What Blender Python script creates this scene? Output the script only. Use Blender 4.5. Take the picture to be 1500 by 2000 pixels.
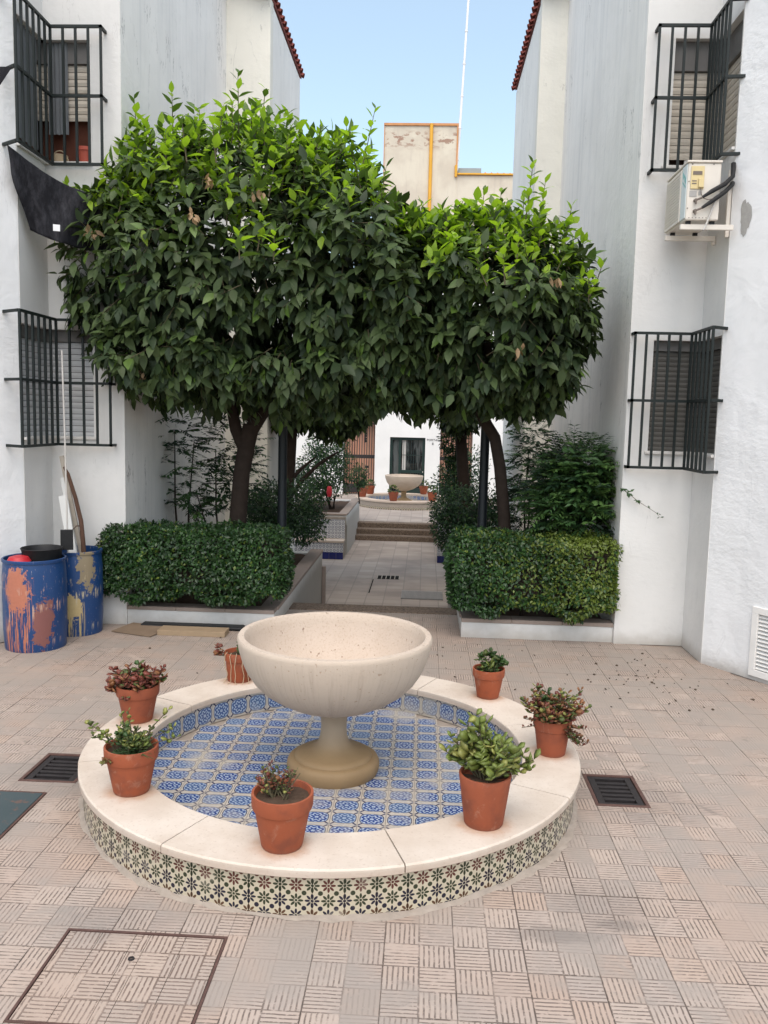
import bpy, math, random
import numpy as np
from mathutils import Matrix, Vector
random.seed(7); rng = np.random.default_rng(11)
R = math.radians
SC = bpy.context.scene
COL = SC.collection
for o in list(bpy.data.objects): bpy.data.objects.remove(o)

# ------------------------------------------------------------------ camera, sky, sun, exposure
F_PX, PITCH, ROLL, YAW = 1630.15, .112352, .023771, -.0463396
CAM_Z = 2.27
fwd = Vector((math.sin(YAW)*math.cos(PITCH), math.cos(YAW)*math.cos(PITCH), -math.sin(PITCH)))
rgt = Vector((math.cos(YAW), -math.sin(YAW), 0)); up = rgt.cross(fwd)
r2 = rgt*math.cos(ROLL)+up*math.sin(ROLL); u2 = -rgt*math.sin(ROLL)+up*math.cos(ROLL)
cam = bpy.data.cameras.new('camera'); cam_o = bpy.data.objects.new('camera', cam); COL.objects.link(cam_o)
M = Matrix(((r2.x,u2.x,-fwd.x,0),(r2.y,u2.y,-fwd.y,0),(r2.z,u2.z,-fwd.z,CAM_Z),(0,0,0,1)))
cam_o.matrix_world = M
cam.sensor_fit = 'VERTICAL'; cam.sensor_height = 36; cam.sensor_width = 27; cam.lens = F_PX/2000*36
cam.clip_start = .05; cam.clip_end = 3000
SC.camera = cam_o
CAM = np.array([0,0,CAM_Z])

SUN_EL, SUN_AZ = 60, 180          # azimuth clockwise from +Y: a thinly veiled sun high behind the camera
world = bpy.data.worlds.new('World'); SC.world = world; world.use_nodes = True
wt = world.node_tree; bg = wt.nodes['Background']
sky = wt.nodes.new('ShaderNodeTexSky'); sky.sky_type = 'NISHITA'; sky.sun_disc = False
sky.sun_elevation = R(SUN_EL); sky.sun_rotation = R(SUN_AZ)
sky.air_density = 1.0; sky.dust_density = 2.5; sky.ozone_density = 1.2
veil = wt.nodes.new('ShaderNodeMix'); veil.data_type = 'RGBA'; veil.blend_type = 'ADD'; veil.inputs[0].default_value = 1
veil.inputs[7].default_value = (.62, .66, .22, 1)   # even thin high haze over the whole sky
wt.links.new(sky.outputs[0], veil.inputs[6]); wt.links.new(veil.outputs[2], bg.inputs[0]); bg.inputs[1].default_value = .15
sun = bpy.data.lights.new('sun', 'SUN'); sun.energy = .85; sun.angle = R(80); sun.color = (1, .91, .79)
sun_o = bpy.data.objects.new('sun', sun); COL.objects.link(sun_o)
sd = Vector((math.sin(R(SUN_AZ))*math.cos(R(SUN_EL)), math.cos(R(SUN_AZ))*math.cos(R(SUN_EL)), math.sin(R(SUN_EL))))
sun_o.rotation_euler = sd.to_track_quat('Z', 'Y').to_euler(); sun_o.location = (0, -5, 20)
vs = SC.view_settings; vs.view_transform = 'Standard'; vs.look = 'None'; vs.gamma = 1; vs.use_curve_mapping = False
vs.exposure = .92

# ------------------------------------------------------------------ object helpers
W = {}                                              # world origin of every object
def put(o, parent):
    COL.objects.link(o)
    if parent is not None: o.parent = parent
def thing(name, label, cat, loc=(0,0,0), group=None, kind=None):
    o = bpy.data.objects.new(name, None); COL.objects.link(o); o.location = loc
    o.empty_display_size = .1
    W[o.name] = np.array(loc, float); o['label'] = label; o['category'] = cat
    if group: o['group'] = group
    return o
def tag(o, label, cat, group=None, kind=None):
    o['label'] = label; o['category'] = cat
    if group: o['group'] = group
    if kind: o['kind'] = kind
    return o
class MB:
    def __init__(s): s.v=[]; s.f=[]; s.m=[]; s.uv=[]; s.cur=0; s.smooth=[]
    def add(s, vs, fs, uvs=None, smooth=False):
        b=len(s.v); s.v+= [tuple(map(float,p)) for p in vs]
        for i,f in enumerate(fs):
            s.f.append(tuple(b+k for k in f)); s.m.append(s.cur); s.smooth.append(smooth)
            s.uv.append(uvs[i] if uvs else None)
        return s
    def box(s, lo, hi, rot=0, piv=None):
        x0,y0,z0=lo; x1,y1,z1=hi
        P=[(x0,y0,z0),(x1,y0,z0),(x1,y1,z0),(x0,y1,z0),(x0,y0,z1),(x1,y0,z1),(x1,y1,z1),(x0,y1,z1)]
        if rot:
            px,py = piv if piv else ((x0+x1)/2,(y0+y1)/2); c,n=math.cos(rot),math.sin(rot)
            P=[(px+(x-px)*c-(y-py)*n, py+(x-px)*n+(y-py)*c, z) for x,y,z in P]
        return s.add(P,[(0,3,2,1),(4,5,6,7),(0,1,5,4),(1,2,6,5),(2,3,7,6),(3,0,4,7)])
    def obox(s, c, ax, ay, az):                      # oriented box: centre and three half-axis vectors
        c,ax,ay,az=[np.array(k,float) for k in (c,ax,ay,az)]
        P=[c+i*ax+j*ay+k*az for k in (-1,1) for (i,j) in ((-1,-1),(1,-1),(1,1),(-1,1))]
        return s.add(P,[(0,3,2,1),(4,5,6,7),(0,1,5,4),(1,2,6,5),(2,3,7,6),(3,0,4,7)])
    def bar(s, a, b, w, h=None, upv=(0,0,1)):
        a=np.array(a,float); b=np.array(b,float); d=b-a; L=np.linalg.norm(d); d/=L
        u=np.array(upv,float)
        if abs(u@d)>.95: u=np.array([0,1.,0])
        sx=np.cross(d,u); sx/=np.linalg.norm(sx); sz=np.cross(sx,d)
        return s.obox((a+b)/2, d*L/2, sx*w/2, sz*(h or w)/2)
    def tube(s, pts, rad, n=8, cap=True, smooth=True):
        pts=[np.array(p,float) for p in pts]
        if not hasattr(rad,'__len__'): rad=[rad]*len(pts)
        ring=[]; prev=None
        for i,p in enumerate(pts):
            d=pts[min(i+1,len(pts)-1)]-pts[max(i-1,0)]; d/=np.linalg.norm(d)+1e-9
            if prev is None:
                u=np.cross(d,(0,0,1.)) if abs(d[2])<.9 else np.cross(d,(0,1.,0))
            else: u=prev-d*(prev@d)
            u/=np.linalg.norm(u)+1e-9; prev=u; w=np.cross(d,u)
            ring.append([p+rad[i]*(math.cos(2*math.pi*k/n)*u+math.sin(2*math.pi*k/n)*w) for k in range(n)])
        V=[q for r in ring for q in r]; Fc=[]
        for i in range(len(pts)-1):
            for k in range(n): Fc.append((i*n+k, i*n+(k+1)%n, (i+1)*n+(k+1)%n, (i+1)*n+k))
        s.add(V,Fc,smooth=smooth)
        if cap:
            s.add(ring[0],[tuple(range(n))[::-1]]); s.add(ring[-1],[tuple(range(n))])
        return s
    def lathe(s, prof, c, n=48, a0=0, a1=2*math.pi, smooth=True, uvscale=None):
        if smooth and len(prof)>2:                     # split the profile where it turns sharply
            run=[prof[0]]
            for i in range(1,len(prof)-1):
                run.append(prof[i]); a=np.subtract(prof[i],prof[i-1]); c_=np.subtract(prof[i+1],prof[i]); la,lc=np.linalg.norm(a),np.linalg.norm(c_)
                if la>1e-6 and lc>1e-6 and (a@c_)/(la*lc)<.80:
                    if len(run)>1: s._lathe(run,c,n,a0,a1,True)
                    run=[prof[i]]
            run.append(prof[-1]); return s._lathe(run,c,n,a0,a1,True)
        return s._lathe(prof,c,n,a0,a1,smooth)
    def _lathe(s, prof, c, n, a0, a1, smooth):
        full = abs(a1-a0-2*math.pi)<1e-6; m=n if full else n+1
        V=[]
        for r,z in prof:
            for k in range(m):
                a=a0+(a1-a0)*k/n; V.append((c[0]+r*math.cos(a), c[1]+r*math.sin(a), c[2]+z))
        Fc=[]
        for i in range(len(prof)-1):
            for k in range(n): Fc.append((i*m+k, i*m+(k+1)%m, (i+1)*m+(k+1)%m, (i+1)*m+k))
        return s.add(V,Fc,smooth=smooth)
    def mesh(s, name, mats, org=(0,0,0)):
        me=bpy.data.meshes.new(name)
        v=np.array(s.v)-np.array(org)
        me.from_pydata(v.tolist(),[],s.f)
        if not isinstance(mats,(list,tuple)): mats=[mats]
        for q in mats: me.materials.append(q)
        me.polygons.foreach_set('material_index', s.m); me.polygons.foreach_set('use_smooth', s.smooth)
        if any(u is not None for u in s.uv):
            ul=me.uv_layers.new(name='UVMap'); d=[]
            for f,u in zip(s.f,s.uv):
                for k in range(len(f)): d+= list(u[k]) if u is not None else [.5,.02]
            ul.data.foreach_set('uv', d)
        me.update(); return me
    def build(s, name, mats, parent=None, bevel=0, loc=None):
        org = W[parent.name] if parent is not None else np.array(loc if loc is not None else (0,0,0),float)
        o=bpy.data.objects.new(name, s.mesh(name,mats,org)); put(o,parent)
        if parent is None: o.location=org
        W[o.name]=org
        if bevel:
            b=o.modifiers.new('bevel','BEVEL'); b.width=bevel; b.segments=2; b.limit_method='ANGLE'; b.angle_limit=R(40)
        return o
def inst(name, mesh, parent, mat4):
    """mesh shared, world matrix given; parent carries no rotation"""
    o=bpy.data.objects.new(name, mesh); put(o,parent)
    m=mat4.copy()
    if parent is not None:
        w=W[parent.name]; m.translation=m.translation-Vector(w)
    o.matrix_local=m; W[o.name]=np.array(mat4.translation)
    return o
def struct(o): o['kind']='structure'; return o
def stuff(o): o['kind']='stuff'; return o
def rect_sub(rects, hole):
    out=[]; a0,b0,a1,b1=hole
    for (x0,y0,x1,y1) in rects:
        if a0>=x1 or a1<=x0 or b0>=y1 or b1<=y0: out.append((x0,y0,x1,y1)); continue
        if a0>x0: out.append((x0,y0,a0,y1))
        if a1<x1: out.append((a1,y0,x1,y1))
        xx0,xx1=max(x0,a0),min(x1,a1)
        if b0>y0: out.append((xx0,y0,xx1,b0))
        if b1<y1: out.append((xx0,b1,xx1,y1))
    return out

# ------------------------------------------------------------------ node helpers
class NT:
    def __init__(s, name, rough=.7, spec=.3):
        s.mat=bpy.data.materials.new(name); s.mat.use_nodes=True; s.t=s.mat.node_tree
        s.b=s.t.nodes['Principled BSDF']; s.b.inputs['Roughness'].default_value=rough
        s.b.inputs['Specular IOR Level'].default_value=spec
    def set(s, sock, v):
        if v is None: return
        if hasattr(v,'links') or isinstance(v, bpy.types.NodeSocket): s.t.links.new(v, sock)
        else:
            if sock.type=='RGBA' and len(v)==3: v=(*v,1)
            sock.default_value=v
    def n(s, ty): return s.t.nodes.new(ty)
    def m(s, op, a, b=None, c=None):
        q=s.n('ShaderNodeMath'); q.operation=op; s.set(q.inputs[0],a)
        if b is not None: s.set(q.inputs[1],b)
        if c is not None: s.set(q.inputs[2],c)
        return q.outputs[0]
    def vm(s, op, a, b=None):
        q=s.n('ShaderNodeVectorMath'); q.operation=op; s.set(q.inputs[0],a)
        if b is not None: s.set(q.inputs[1],b)
        return q.outputs['Value'] if op in ('LENGTH','DISTANCE','DOT_PRODUCT') else q.outputs[0]
    def mix(s, f, a, b, mode='MIX'):
        q=s.n('ShaderNodeMix'); q.data_type='RGBA'; q.blend_type=mode
        s.set(q.inputs[0],f); s.set(q.inputs[6],a); s.set(q.inputs[7],b); return q.outputs[2]
    def noise(s, vec, scale=5, detail=3, rough=.55, dist=0):
        q=s.n('ShaderNodeTexNoise'); s.set(q.inputs['Vector'],vec); q.inputs['Scale'].default_value=scale
        q.inputs['Detail'].default_value=detail; q.inputs['Roughness'].default_value=rough; q.inputs['Distortion'].default_value=dist
        return q.outputs['Fac']
    def white(s, vec):
        q=s.n('ShaderNodeTexWhiteNoise'); q.noise_dimensions='3D'; s.set(q.inputs[0],vec); return q.outputs['Value']
    def ss(s, x, lo, hi):                            # smoothstep lo..hi -> 0..1
        q=s.n('ShaderNodeMapRange'); q.interpolation_type='SMOOTHSTEP'; s.set(q.inputs[0],x)
        q.inputs[1].default_value=lo; q.inputs[2].default_value=hi; return q.outputs[0]
    def ramp(s, x, stops, const=False):
        q=s.n('ShaderNodeValToRGB'); s.set(q.inputs[0],x); e=q.color_ramp
        if const: e.interpolation='CONSTANT'
        while len(e.elements)<len(stops): e.elements.new(.5)
        for k,(p,c) in enumerate(stops): e.elements[k].position=p; e.elements[k].color=(*c,1)
        return q.outputs[0]
    def pos(s): return s.n('ShaderNodeNewGeometry').outputs['Position']
    def obj(s): return s.n('ShaderNodeTexCoord').outputs['Object']
    def uv(s): return s.n('ShaderNodeTexCoord').outputs['UV']
    def rnd(s): return s.n('ShaderNodeObjectInfo').outputs['Random']
    def xyz(s, v):
        q=s.n('ShaderNodeSeparateXYZ'); s.set(q.inputs[0],v); return q.outputs
    def comb(s, x,y,z=0):
        q=s.n('ShaderNodeCombineXYZ'); s.set(q.inputs[0],x); s.set(q.inputs[1],y); s.set(q.inputs[2],z); return q.outputs[0]
    def scale(s, v, k): return s.vm('MULTIPLY', v, k)
    def col(s, c): s.set(s.b.inputs['Base Color'], c)
    def bump(s, h, strength=.3, dist=.01):
        q=s.n('ShaderNodeBump'); q.inputs['Strength'].default_value=strength; q.inputs['Distance'].default_value=dist
        s.set(q.inputs['Height'],h); s.t.links.new(q.outputs[0], s.b.inputs['Normal'])
    def rough(s, r): s.set(s.b.inputs['Roughness'], r)
MT={}
def plain(name, c, rough=.6, spec=.3, var=.15, sc=9, bump=0, metal=0):
    k=NT(name,rough,spec); p=k.pos(); f=k.noise(p,sc,4)
    k.col(k.mix(f, tuple(x*(1-var) for x in c), tuple(min(1,x*(1+var)) for x in c)))
    k.b.inputs['Metallic'].default_value=metal
    if bump: k.bump(k.noise(p,sc*6,3),bump,.004)
    MT[name]=k.mat; return k.mat

# --- plaster
def plaster(name, base, streak=0., relief=.35, crack=0., dirtlow=0.):
    k=NT(name,.85,.15); p=k.pos()
    f=k.noise(p,1.1,4); c=k.mix(k.ss(f,.35,.7), base, tuple(x*.93 for x in base))
    f2=k.noise(p,7,5,.65); c=k.mix(k.ss(f2,.52,.8), c, tuple(x*.9 for x in base))
    if streak:
        v=k.scale(p,(5,5,.30)); s1=k.noise(v,1,5,.68,.4)
        c=k.mix(k.m('MULTIPLY',k.ss(s1,.46,.74),streak), c, (.47,.48,.49))
        v2=k.scale(p,(30,30,.6)); s2=k.noise(v2,1,3,.6)
        c=k.mix(k.m('MULTIPLY',k.ss(s2,.58,.8),streak*.28), c, (.42,.42,.44))
    if crack:
        v3=k.scale(p,(1.9,1.9,.42)); s3=k.noise(v3,1,6,.62,.35)
        ln=k.m('SUBTRACT',1,k.ss(k.m('ABSOLUTE',k.m('SUBTRACT',s3,.5)),.0,.0055))
        gate=k.ss(k.noise(p,.9,2),.52,.6)
        c=k.mix(k.m('MULTIPLY',k.m('MULTIPLY',ln,gate),crack), c, (.2,.19,.18))
    if dirtlow:
        z=k.xyz(p)[2]; d=k.m('MULTIPLY',k.m('SUBTRACT',1,k.ss(k.m('ADD',z,k.m('MULTIPLY',k.noise(p,9,4),.12)),.03,.24)),dirtlow)
        c=k.mix(d,c,(.36,.33,.29))
    k.col(c)
    h=k.m('ADD',k.m('MULTIPLY',k.noise(k.scale(p,(14,14,22)),1,4,.6),k.ss(k.noise(p,.8,3),.38,.66)), k.m('MULTIPLY',k.noise(p,3.2,3,.5,.6),1.6))
    k.bump(h,relief,.02)
    MT[name]=k.mat; return k.mat
plaster('plaster', (.68,.67,.65), .10, .20, .18, .8)
plaster('plaster_rough', (.79,.79,.79), .10, .42, .15, .8)
plaster('plaster_streaked', (.85,.825,.79), .30, .25, .75, .3)
plaster('plaster_upper', (.84,.82,.78), .22, .25, .4)
plaster('plaster_cream', (.80,.77,.69), .1, .3, .5)
plaster('plaster_far', (.80,.79,.77), .03, .2)
def tower_plaster():
    k=NT('plaster_tower',.85,.15); p=k.pos()
    c=k.mix(k.ss(k.noise(p,1.3,4),.4,.65),(.66,.60,.49),(.58,.515,.42))
    s=k.noise(k.scale(p,(5,5,.5)),1,5,.65); c=k.mix(k.m('MULTIPLY',k.ss(s,.5,.75),.5),c,(.46,.40,.34))
    z=k.xyz(p)[2]; band=k.m('MULTIPLY',k.ss(z,11.7,12.1),k.m('SUBTRACT',1,k.ss(z,12.25,12.5)))
    bl=k.m('MULTIPLY',band,k.ss(k.noise(k.scale(p,(3,3,6)),1,4,.6),.5,.58)); c=k.mix(k.m('MULTIPLY',bl,.85),c,(.30,.17,.12))
    k.col(c); k.bump(k.noise(p,12,4),.2,.02); MT['plaster_tower']=k.mat
tower_plaster()

# --- paving with alternating ribs (15 cm blocks)
GX, GY, BL = -.1104, 2.948, .15
def paving(name, light, groove, cool=0., worn_amt=1., rib=1.):
    k=NT(name,.75,.25); p=k.pos(); x,y,z=k.xyz(p)
    u=k.m('DIVIDE',k.m('SUBTRACT',x,GX),BL); v=k.m('DIVIDE',k.m('SUBTRACT',y,GY),BL)
    iu=k.m('FLOOR',u); iv=k.m('FLOOR',v)
    par=k.m('FLOORED_MODULO',k.m('ADD',iu,iv),2)
    fu=k.m('SUBTRACT',u,iu); fv=k.m('SUBTRACT',v,iv)
    wob=k.m('MULTIPLY',k.m('SUBTRACT',k.noise(p,16,2),.5),.05)
    tt=k.m('ADD',k.m('ADD',k.m('MULTIPLY',fu,par),k.m('MULTIPLY',fv,k.m('SUBTRACT',1,par))),wob)
    w=k.m('ABSOLUTE',k.m('SUBTRACT',k.m('FRACT',k.m('MULTIPLY',tt,7)),.5))       # 0 mid-rib .. .5 groove
    gro=k.ss(w,.27,.42)
    eu=k.m('MINIMUM',fu,k.m('SUBTRACT',1,fu)); ev=k.m('MINIMUM',fv,k.m('SUBTRACT',1,fv))
    joint=k.m('SUBTRACT',1,k.ss(k.m('MINIMUM',eu,ev),.012,.04))
    gro=k.m('MAXIMUM',k.m('MULTIPLY',gro,rib),joint)
    wn=k.m('ADD',k.noise(p,1.25,6,.68,.5),k.m('MULTIPLY',k.ss(y,3.0,6.0),.045)); fine=k.noise(p,18,4,.7)
    cell=k.white(k.comb(iu,iv,3.))
    worn=k.m('MULTIPLY',k.ss(k.m('ADD',k.m('ADD',wn,k.m('MULTIPLY',fine,.12)),k.m('MULTIPLY',cell,.12)),.57,.73),worn_amt)
    gk=k.m('MULTIPLY',gro,k.m('SUBTRACT',1,k.m('MULTIPLY',worn,.8)))
    gk=k.m('MULTIPLY',gk,k.m('MULTIPLY',k.ss(k.m('ADD',k.noise(p,7,4,.7),k.m('MULTIPLY',cell,.2)),.34,.58),k.ss(k.noise(p,34,4,.75),.34,.50)))
    base=k.mix(cell, light, tuple(a*b for a,b in zip(light,(.90,.92,.95))))
    base=k.mix(k.m('MULTIPLY',k.ss(k.white(k.comb(iu,iv,9.)),.8,1),.4), base, (.42,.29,.215))
    base=k.mix(k.m('MULTIPLY',worn,.7), base, (.285,.25,.218))
    big=k.ss(k.noise(p,.55,4,.6),.42,.72); base=k.mix(k.m('MULTIPLY',big,.35),base,(.29,.25,.22))
    # paving tone darkens gradually towards the back
    far=k.ss(y,5.2,8.4); base=k.mix(k.m('MULTIPLY',far,cool),base,(.28,.24,.205))
    sp=k.ss(k.noise(p,60,2,.5),.66,.74); base=k.mix(k.m('MULTIPLY',sp,.35),base,(.20,.18,.16))
    st=k.m('MULTIPLY',k.ss(k.noise(p,2.3,6,.72,1.2),.60,.70),.55); base=k.mix(k.m('MULTIPLY',k.ss(k.noise(p,.9,5,.6,.3),.47,.66),.42),base,(.44,.315,.245))
    base=k.mix(st,base,(.19,.165,.145))
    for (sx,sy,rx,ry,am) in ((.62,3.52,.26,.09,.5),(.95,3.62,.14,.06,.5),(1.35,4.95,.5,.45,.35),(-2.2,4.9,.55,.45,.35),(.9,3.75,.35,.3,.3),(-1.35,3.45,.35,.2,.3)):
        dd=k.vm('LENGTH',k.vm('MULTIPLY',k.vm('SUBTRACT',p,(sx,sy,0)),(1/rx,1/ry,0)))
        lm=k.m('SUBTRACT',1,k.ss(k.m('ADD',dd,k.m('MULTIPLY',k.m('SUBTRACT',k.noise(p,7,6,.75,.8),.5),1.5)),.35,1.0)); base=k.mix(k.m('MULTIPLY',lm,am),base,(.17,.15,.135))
    sc_=k.m('MULTIPLY',k.ss(k.noise(p,33,5,.75),.60,.70),.4); base=k.mix(sc_,base,(.24,.21,.185))
    c=k.mix(k.m('MULTIPLY',gk,.92), base, groove)
    k.col(c); k.bump(k.m('SUBTRACT',k.m('MULTIPLY',fine,.25),gk),.45,.004); MT[name]=k.mat
paving('paver',(.435,.352,.296),(.135,.105,.087),.38)
paving('paver_hatch',(.42,.335,.275),(.14,.098,.078),0.,.25)
def path_mat():
    k=NT('path_paver',.8,.2); p=k.pos(); x,y,z=k.xyz(p)
    u=k.m('DIVIDE',x,.3); v=k.m('DIVIDE',y,.3); iu=k.m('FLOOR',u); iv=k.m('FLOOR',v)
    fu=k.m('SUBTRACT',u,iu); fv=k.m('SUBTRACT',v,iv)
    e=k.m('MINIMUM',k.m('MINIMUM',fu,k.m('SUBTRACT',1,fu)),k.m('MINIMUM',fv,k.m('SUBTRACT',1,fv)))
    j=k.m('SUBTRACT',1,k.ss(e,.01,.05)); cell=k.white(k.comb(iu,iv,1.))
    b=k.mix(cell,(.40,.345,.30),(.33,.28,.245)); b=k.mix(k.ss(k.noise(p,1.3,4),.4,.7),b,(.27,.23,.205))
    k.col(k.mix(k.m('MULTIPLY',j,.55),b,(.2,.18,.165))); k.bump(k.noise(p,30,3),.2,.004); MT['path_paver']=k.mat
path_mat()
def pebble():
    k=NT('washed_pebble',.8,.2); p=k.pos()
    q=k.n('ShaderNodeTexVoronoi'); k.set(q.inputs['Vector'],p); q.inputs['Scale'].default_value=70
    k.col(k.mix(k.xyz(q.outputs['Color'])[0],(.085,.062,.047),(.22,.168,.128))); k.bump(q.outputs['Distance'],.5,.01); MT['washed_pebble']=k.mat
pebble()
plain('grout',(.27,.25,.23),.9,.1,.2,14,.2)
plain('mortar',(.33,.28,.235),.9,.1,.25,18,.5)
plain('soil',(.075,.05,.035),.95,.1,.5,30,.6)
plain('brown_soil',(.085,.055,.04),.95,.1,.5,25,.6)

# --- glazed tiles
def glazed(name, dull=.0):
    k=NT(name,.28,.5); uv=k.uv(); x,y,_=k.xyz(uv)
    px=k.m('ABSOLUTE',k.m('SUBTRACT',x,.5)); py=k.m('ABSOLUTE',k.m('SUBTRACT',y,.5))
    se=k.m('ADD',k.m('POWER',k.m('DIVIDE',px,.455),3.0),k.m('POWER',k.m('DIVIDE',py,.415),3.0))
    ins=k.m('SUBTRACT',1,k.ss(se,.92,1.02)); inner=k.m('SUBTRACT',1,k.ss(se,.60,.70))
    r=k.m('SQRT',k.m('ADD',k.m('MULTIPLY',px,px),k.m('MULTIPLY',py,py))); th=k.m('ARCTAN2',py,px)
    sw=k.m('SINE',k.m('ADD',k.m('MULTIPLY',r,33),k.m('MULTIPLY',k.m('COSINE',k.m('MULTIPLY',th,8)),1.6)))
    sw2=k.m('MULTIPLY',k.m('SINE',k.m('ADD',k.m('MULTIPLY',px,40),.6)),k.m('SINE',k.m('ADD',k.m('MULTIPLY',py,40),.6)))
    pat=k.ss(k.m('ADD',k.m('MULTIPLY',sw,.75),k.m('MULTIPLY',sw2,.8)),.18,.5)
    rnd=k.rnd(); fade=k.m('ADD',.25,k.m('MULTIPLY',rnd,.5))
    blue=k.mix(k.m('POWER',rnd,2.),(.016,.045,.19),(.07,.12,.23)); white=k.mix(k.noise(k.pos(),8,4),(.50,.455,.40),(.42,.38,.33))
    cI=k.mix(pat,blue,k.mix(rnd,(.38,.45,.55),(.30,.37,.47))); cI=k.mix(k.m('SUBTRACT',1,inner),cI,k.mix(k.ss(se,.74,.80),(.30,.36,.47),(.012,.02,.06)))
    c=k.mix(ins,white,cI)
    dg=k.m('ABSOLUTE',k.m('SUBTRACT',px,py)); cn=k.m('MINIMUM',px,py)
    pet=k.m('MULTIPLY',k.m('SUBTRACT',1,k.ss(dg,.038,.06)),k.m('MULTIPLY',k.ss(cn,.285,.315),k.m('SUBTRACT',1,k.ss(cn,.455,.475))))
    c=k.mix(pet,c,(.035,.035,.08))
    edge=k.ss(k.m('MAXIMUM',px,py),.482,.492); c=k.mix(edge,c,(.42,.36,.29))
    p=k.pos(); wear=k.m('MULTIPLY',k.ss(k.noise(p,2.6,5,.65),.48,.70),.62+dull); c=k.mix(wear,c,(.46,.41,.33))
    # scale and rust run-off round the pedestal
    k.col(c); k.rough(k.m('ADD',.22,k.m('MULTIPLY',wear,.5))); k.bump(edge,-.25,.002); MT[name]=k.mat
glazed('blue_tile')
def star_tile(name='star_tile'):
    k=NT(name,.3,.5); x,y,_=k.xyz(k.uv())
    su=k.m('ADD',k.m('MULTIPLY',x,2),.5); sv=k.m('ADD',k.m('MULTIPLY',y,2.0),.35)
    i=k.m('FLOOR',su); j=k.m('FLOOR',sv)
    a=k.m('SUBTRACT',k.m('SUBTRACT',su,i),.5); b=k.m('SUBTRACT',k.m('SUBTRACT',sv,j),.5)
    r=k.m('SQRT',k.m('ADD',k.m('MULTIPLY',a,a),k.m('MULTIPLY',b,b))); th=k.m('ARCTAN2',b,a)
    q=k.m('DIVIDE',th,math.pi/4); an=k.m('MULTIPLY',k.m('SUBTRACT',k.m('FRACT',k.m('ADD',q,.5)),.5),math.pi/4)
    lx=k.m('MULTIPLY',r,k.m('COSINE',an)); ly=k.m('MULTIPLY',r,k.m('SINE',an))
    e=k.m('ADD',k.m('POWER',k.m('DIVIDE',k.m('SUBTRACT',lx,.29),.175),2),k.m('POWER',k.m('DIVIDE',ly,.082),2))
    pet=k.m('MAXIMUM',k.m('SUBTRACT',1,k.ss(e,.8,1.1)),k.m('SUBTRACT',1,k.ss(r,.075,.10)))
    isj=k.m('SUBTRACT',1,k.m('FLOORED_MODULO',i,2))
    idx=k.m('DIVIDE',k.m('ADD',k.m('ADD',k.m('SUBTRACT',3,j),isj),.5),6)
    pal=[(0,(.03,.03,.04)),(1/6,(.085,.026,.02)),(2/6,(.028,.036,.019)),(3/6,(.014,.014,.028)),(4/6,(.09,.045,.025)),(5/6,(.05,.05,.05))]
    sc=k.ramp(idx,pal,True)
    ax=k.m('SUBTRACT',.5,k.m('ABSOLUTE',a)); by=k.m('SUBTRACT',.5,k.m('ABSOLUTE',b))
    rd=k.m('SQRT',k.m('ADD',k.m('MULTIPLY',ax,ax),k.m('MULTIPLY',by,by)))
    dot=k.m('SUBTRACT',1,k.ss(rd,.14,.175))
    jd=k.m('FLOOR',k.m('ADD',sv,.5)); dc=k.ramp(k.m('DIVIDE',k.m('ADD',k.m('SUBTRACT',4,jd),.5),6),pal,True)
    p=k.pos(); base=k.mix(k.noise(p,9,4),(.52,.46,.35),(.43,.37,.27))
    edge=k.ss(k.m('ABSOLUTE',k.m('SUBTRACT',x,.5)),.475,.49)
    c=k.mix(edge,base,(.40,.34,.26)); c=k.mix(pet,c,sc); c=k.mix(dot,c,dc)
    wear=k.m('MULTIPLY',k.ss(k.noise(p,6,5,.65),.55,.75),.45); c=k.mix(wear,c,(.47,.42,.34))
    k.col(c); k.rough(k.m('ADD',.25,k.m('MULTIPLY',wear,.5))); MT[name]=k.mat
star_tile()
def ring_tile():                                     # bench tiles: white with dark rings
    k=NT('ring_tile',.3,.5); x,y,_=k.xyz(k.uv())
    a=k.m('SUBTRACT',k.m('FRACT',k.m('MULTIPLY',x,2)),.5); b=k.m('SUBTRACT',k.m('FRACT',k.m('MULTIPLY',y,2)),.5)
    r=k.m('SQRT',k.m('ADD',k.m('MULTIPLY',a,a),k.m('MULTIPLY',b,b)))
    g=k.m('MULTIPLY',k.ss(r,.22,.27),k.m('SUBTRACT',1,k.ss(r,.38,.43))); d=k.m('SUBTRACT',1,k.ss(r,.08,.12))
    cr=k.ss(r,.6,.64)
    c=k.mix(k.m('MAXIMUM',k.m('MAXIMUM',g,d),cr),(.68,.67,.66),(.09,.10,.15)); k.col(c); MT['ring_tile']=k.mat
ring_tile()
plain('navy_tile',(.012,.018,.12),.15,.5,.2,20)

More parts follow.
